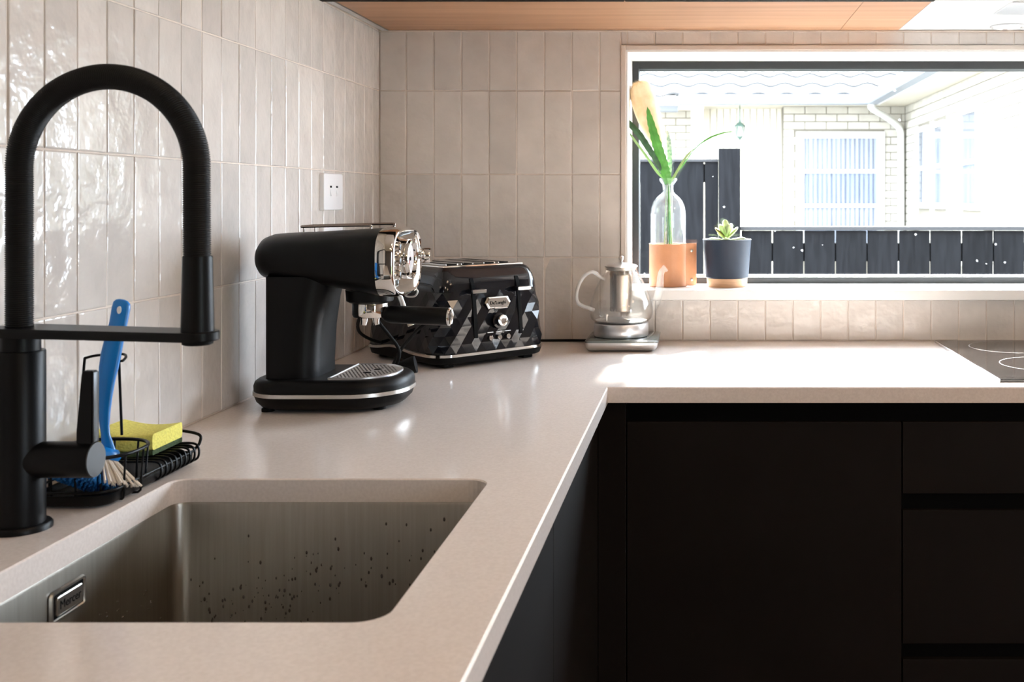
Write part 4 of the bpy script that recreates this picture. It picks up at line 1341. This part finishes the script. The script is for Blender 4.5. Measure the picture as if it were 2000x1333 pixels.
obj('rail', bxm(xpx(1030, FYc), xpx(1403, FYc), FYc + .019, FYc + .06, 1.325, 1.415), M_fence, gt)
obj('rail', bxm(xpx(1030, FYc), xpx(1403, FYc), FYc + .019, FYc + .06, .2, .29), M_fence, gt)
obj('cap', bxm(xpx(1030, FYc), xpx(1403, FYc), FYc - .012, FYc + .07, 1.425, 1.4385, .002), M_fencecap, gt)

# house
HY, HX = 12.0, 3.066
HZ = 2.276
h = thing('brick_house', (2.5, HY, GZ), 'pale brick house with white windows and tiled roof beyond the fence', 'building')
bm = bmesh.new()
box(bm, xpx(1530, HY), HX + .1, HY + .012, HY + .3, GZ, HZ)
box(bm, HX + .012, HX + .3, 6.2, HY + .3, GZ, HZ)
box(bm, -3.0, xpx(1352, 12.6), 12.612, 12.9, GZ, HZ)
obj('wall', bm, M_mortar, h)
# bricks: three wall faces, nearest 300 as objects of their own
BL, BH = .240, .0857
holes_main = (xpx(1555, HY), xpx(1727, HY), .6, 1.245 + (388 - 258) * HY / F)
def wy(u): return (HX - CX) * F / (u - 1368)
hw = [(wy(1816), wy(1793), 1.15, 1.98), (wy(1848), wy(1824), 1.15, 1.98), (wy(1916), wy(1878), 1.15, 2.02)]
spots = []
def addb(face, a, b, z0, z1, depth):
    spots.append((depth, face, a, b, z0, z1))
nrow = int((HZ - .70) / BH)
for r in range(nrow + 1):
    z0 = HZ - (r + 1) * BH; z1 = z0 + BH
    off = (r % 2) * BL / 2
    def run(face, lo, hi, hs, dep):
        u = lo - off
        while u < hi:
            a, b = max(u, lo), min(u + BL, hi)
            pieces = [(a, b)]
            for (ha, hb2, hz0, hz1) in hs:
                if z1 > hz0 + .01 and z0 < hz1 - .01:
                    np_ = []
                    for (p, q) in pieces:
                        if q <= ha or p >= hb2: np_.append((p, q)); continue
                        if p < ha: np_.append((p, ha))
                        if q > hb2: np_.append((hb2, q))
                    pieces = np_
            for (p, q) in pieces:
                if q - p > .03: addb(face, p, q, z0, z1, dep(p))
            u += BL
    run('m', xpx(1530, HY), HX, [holes_main], lambda p: HY)
    run('w', 6.3, HY, hw, lambda p: p)
    run('l', xpx(1180, 12.6), xpx(1352, 12.6), [], lambda p: 12.6)
def vis(s):
    d, f, a, b, z0, z1 = s
    if f == 'w':
        u = 1368 + (HX - CX) * F / a
        return u < 2040
    return True
spots.sort(key=lambda s: (not vis(s), s[0]))
_bm = {}
rest = bmesh.new()
def brick_mesh(w):
    k = round(w, 3)
    if k not in _bm:
        b = bmesh.new(); g = .005
        box(b, -w / 2 + g, w / 2 - g, -.012, .02, -BH / 2 + g, BH / 2 - g)
        me = bpy.data.meshes.new('brick'); b.to_mesh(me); b.free(); me.materials.append(M_brick); _bm[k] = me
    return _bm[k]
def place_m(s):
    d, f, a, b, z0, z1 = s
    c = (a + b) / 2; zc_ = (z0 + z1) / 2
    if f == 'm': return Matrix.Translation((c, HY + .012, zc_))
    if f == 'l': return Matrix.Translation((c, 12.612, zc_))
    return Matrix.Translation((HX + .012, c, zc_)) @ Matrix.Rotation(-PI / 2, 4, 'Z')
inv = WM[h.name].inverted()
for i, s in enumerate(spots):
    if i < 300:
        o = bpy.data.objects.new('brick', brick_mesh(s[3] - s[2])); link(o); o.parent = h
        o.matrix_local = inv @ place_m(s)
    else:
        w = s[3] - s[2]; g = .005
        box(rest, -w / 2 + g, w / 2 - g, -.012, .02, -BH / 2 + g, BH / 2 - g, M=place_m(s))
obj('brickwork', rest, M_brick, h, kind='stuff')
# weatherboard porch wall and post
bx0, bx1 = xpx(1374, 12.3), xpx(1530, 12.3)
nb = 12
for i in range(nb):
    a = bx0 + (bx1 - bx0) * i / nb; b = bx0 + (bx1 - bx0) * (i + 1) / nb
    obj('cladding_board', bxm(a + .003, b - .003, 12.30, 12.33, GZ, HZ), M_soff, h)
obj('cladding_backing', bxm(bx0, bx1, 12.33, 12.36, GZ, HZ), M_mortar, h)
obj('porch_post', bxm(xpx(1350, 12.0), xpx(1374, 12.0), 12.0, 12.14, GZ, HZ), M_hpaint, h)
# main window
def hwin(x0_, x1_, z0_, z1_, rails, curtain=True):
    f = bmesh.new(); t = .085
    box(f, x0_, x0_ + t, HY - .03, HY + .06, z0_, z1_); box(f, x1_ - t, x1_, HY - .03, HY + .06, z0_, z1_)
    box(f, x0_ + t, x1_ - t, HY - .03, HY + .06, z1_ - .07, z1_); box(f, x0_ + t, x1_ - t, HY - .03, HY + .06, z0_, z0_ + .06)
    for r in rails: box(f, x0_ + t, x1_ - t, HY - .025, HY + .05, r - .02, r + .02)
    wf = obj('window_frame', f, M_hpaint, h)
    zs = [z0_ + .06] + [r for r in rails] + [z1_ - .07]
    for a, b in zip(zs[:-1], zs[1:]):
        obj('pane', bxm(x0_ + t, x1_ - t, HY - .024, HY - .020, a, b), M_hglass, wf)
    c = bmesh.new(); L = []
    n = 90
    xa, xb = x0_ + t, x1_ - t
    A = [(xa + (xb - xa) * i / n, HY - .005 + .008 * math.sin(i * 1.1) + .004 * math.sin(i * .37)) for i in range(n + 1)]
    B = [(x, y + .002) for x, y in A][::-1]
    rings(c, [[Vector((x, y, z)) for x, y in A + B] for z in (z0_ + .02, z1_ - .03)])
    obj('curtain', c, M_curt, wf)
hwin(holes_main[0], holes_main[1], .6, holes_main[3], [1.245 + (388 - 335) * HY / F, 1.245 + (388 - 402) * HY / F])
for (a, b, z0_, z1_) in hw:
    f = bmesh.new(); t = .07
    box(f, HX - .03, HX + .05, a, a + t, z0_, z1_); box(f, HX - .03, HX + .05, b - t, b, z0_, z1_)
    for zz in ((z0_, z0_ + .05), (z1_ - .05, z1_), (1.535, 1.575)):
        box(f, HX - .03, HX + .05, a + t, b - t, *zz)
    wf = obj('window_frame', f, M_hpaint, h)
    for zz in ((z0_ + .05, 1.535), (1.575, z1_ - .05)):
        obj('pane', bxm(HX - .024, HX - .020, a + t, b - t, *zz), M_hglass, wf)
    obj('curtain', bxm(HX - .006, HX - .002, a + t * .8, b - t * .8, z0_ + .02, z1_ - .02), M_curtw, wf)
# soffit, fascia, gutters, downpipe
GX, GY = 2.58, 11.40
obj('soffit', (lambda b: (box(b, -3.0, HX + .1, GY + .10, HY + .9, HZ, HZ + .02), box(b, GX + .10, HX + .6, 6.2, GY + .10, HZ, HZ + .02), b)[-1])(bmesh.new()), M_soff, h)
obj('fascia', (lambda b: (box(b, xpx(1318, GY), GX + .12, GY + .08, GY + .10, HZ - .03, HZ + .13), box(b, GX + .08, GX + .10, 6.2, GY + .09, HZ - .03, HZ + .13), b)[-1])(bmesh.new()), M_hpaint, h)
def gprof(): return [(-.012, .0), (-.055, -.045), (-.05, -.095), (.035, -.10), (.075, -.095), (.075, .0)]
b = bmesh.new()
prof = [(-.06, .0), (-.066, -.012), (-.055, -.05), (-.048, -.088), (-.035, -.10), (.07, -.10), (.07, .0)]
rings(b, [[Vector((x, GY + dy + .005, 2.345 + dz)) for dy, dz in prof] for x in (xpx(1326, GY), GX + .03)])
obj('gutter', b, M_gut, h, smooth=30)
b = bmesh.new()
rings(b, [[Vector((GX + dy + .005, y, 2.345 + dz)) for dy, dz in prof] for y in (6.2, GY + .03)])
obj('gutter', b, M_gut, h, smooth=30)
b = bmesh.new()
rings(b, [[Vector((x, 11.95 + dy, 2.31 + dz)) for dy, dz in prof] for x in (-2.5, xpx(1324, 11.9))])
obj('gutter', b, M_gut, h, smooth=30)
b = bmesh.new()
tube(b, smooth_path([(GX + .02, GY + .03, 2.26), (GX + .03, GY + .05, 2.21), (GX + .24, GY + .33, 2.13), (HX - .10, HY - .10, 2.05), (HX - .06, HY - .07, 1.98)], 5) + [Vector((HX - .06, HY - .07, GZ))], .036, 12)
obj('downpipe', b, M_hpaint, h, smooth=60)
# roof tiles
SL = math.atan(.466)
TWd, TLn = .30, .345
tmb = bmesh.new()
n = 12
A = [(-TWd / 2 + TWd * i / n, .020 * (1 - math.cos(2 * PI * i / n * 1.0)) ) for i in range(n + 1)]
top0 = [Vector((x, -.02, z)) for x, z in A]; bot0 = [Vector((x, -.02, z - .028)) for x, z in A]
top1 = [Vector((x, TLn, z - .02)) for x, z in A]
vt0 = [tmb.verts.new(p) for p in top0]; vb0 = [tmb.verts.new(p) for p in bot0]; vt1 = [tmb.verts.new(p) for p in top1]
for i in range(n):
    tmb.faces.new((vt0[i], vt0[i + 1], vt1[i + 1], vt1[i])); tmb.faces.new((vb0[i], vb0[i + 1], vt0[i + 1], vt0[i]))
bmesh.ops.recalc_face_normals(tmb, faces=tmb.faces)
tme = bpy.data.meshes.new('roof_tile'); tmb.to_mesh(tme); tmb.free(); tme.materials.append(M_roof)
for r in range(7):
    tt = r * TLn * math.cos(SL) * .93
    yy_ = GY + .02 + tt; zz_ = 2.352 + .466 * tt
    nx = 17
    for i in range(nx):
        xx = xpx(1240, 12) + TWd * (i + .5)
        if xx > GX + .2 + tt * 1.0 + .1: continue      # valley towards the wing
        o = bpy.data.objects.new('roof_tile', tme); link(o); o.parent = h
        o.matrix_local = inv @ (Matrix.Translation((xx, yy_, zz_)) @ Matrix.Rotation(SL, 4, 'X'))
b = bmesh.new()
v = [b.verts.new(p) for p in ((-3, GY + .05, 2.34), (9, GY + .05, 2.34), (9, GY + 4.5, 2.34 + .466 * 4.45), (-3, GY + 4.5, 2.34 + .466 * 4.45))]
b.faces.new(v)
v2 = [b.verts.new(p) for p in ((GX + .05, 6.2, 2.36), (GX + .05, 13, 2.36), (GX + 4.4, 13, 2.36 + .466 * 4.35), (GX + 4.4, 6.2, 2.36 + .466 * 4.35))]
b.faces.new(v2)
bmesh.ops.solidify(b, geom=b.faces[:], thickness=.03)
obj('roof_deck', b, M_roof, h)
# lantern
lx_, ly_ = xpx(1445, 11.75), 11.75
ln = thing('porch_lantern', (lx_, ly_, 1.88), 'small green metal lantern hanging under the house eaves', 'lantern')
bm = bmesh.new(); tube(bm, [(lx_, ly_, HZ + .0), (lx_, ly_, 2.10)], .006, 6); obj('chain', bm, M_verd, ln)
bm = bmesh.new(); lathe(bm, [(.010, 2.105), (.012, 2.085), (.030, 2.070), (.062, 2.040), (.060, 2.032)], (lx_, ly_, 0), 6); obj('roof_cap', bm, M_verd, ln)
bm = bmesh.new(); lathe(bm, [(.050, 2.031), (.034, 1.925)], (lx_, ly_, 0), 6); obj('lantern_glass', bm, M_glass, ln)
for k in range(6):
    a = 2 * PI * k / 6
    bm = bmesh.new(); tube(bm, [(lx_ + .052 * math.cos(a), ly_ + .052 * math.sin(a), 2.033), (lx_ + .035 * math.cos(a), ly_ + .035 * math.sin(a), 1.922)], .005, 5)
    obj('bar', bm, M_verd, ln)
bm = bmesh.new(); lathe(bm, [(.036, 1.925), (.020, 1.905), (.004, 1.885)], (lx_, ly_, 0), 6); obj('lantern_base', bm, M_verd, ln)
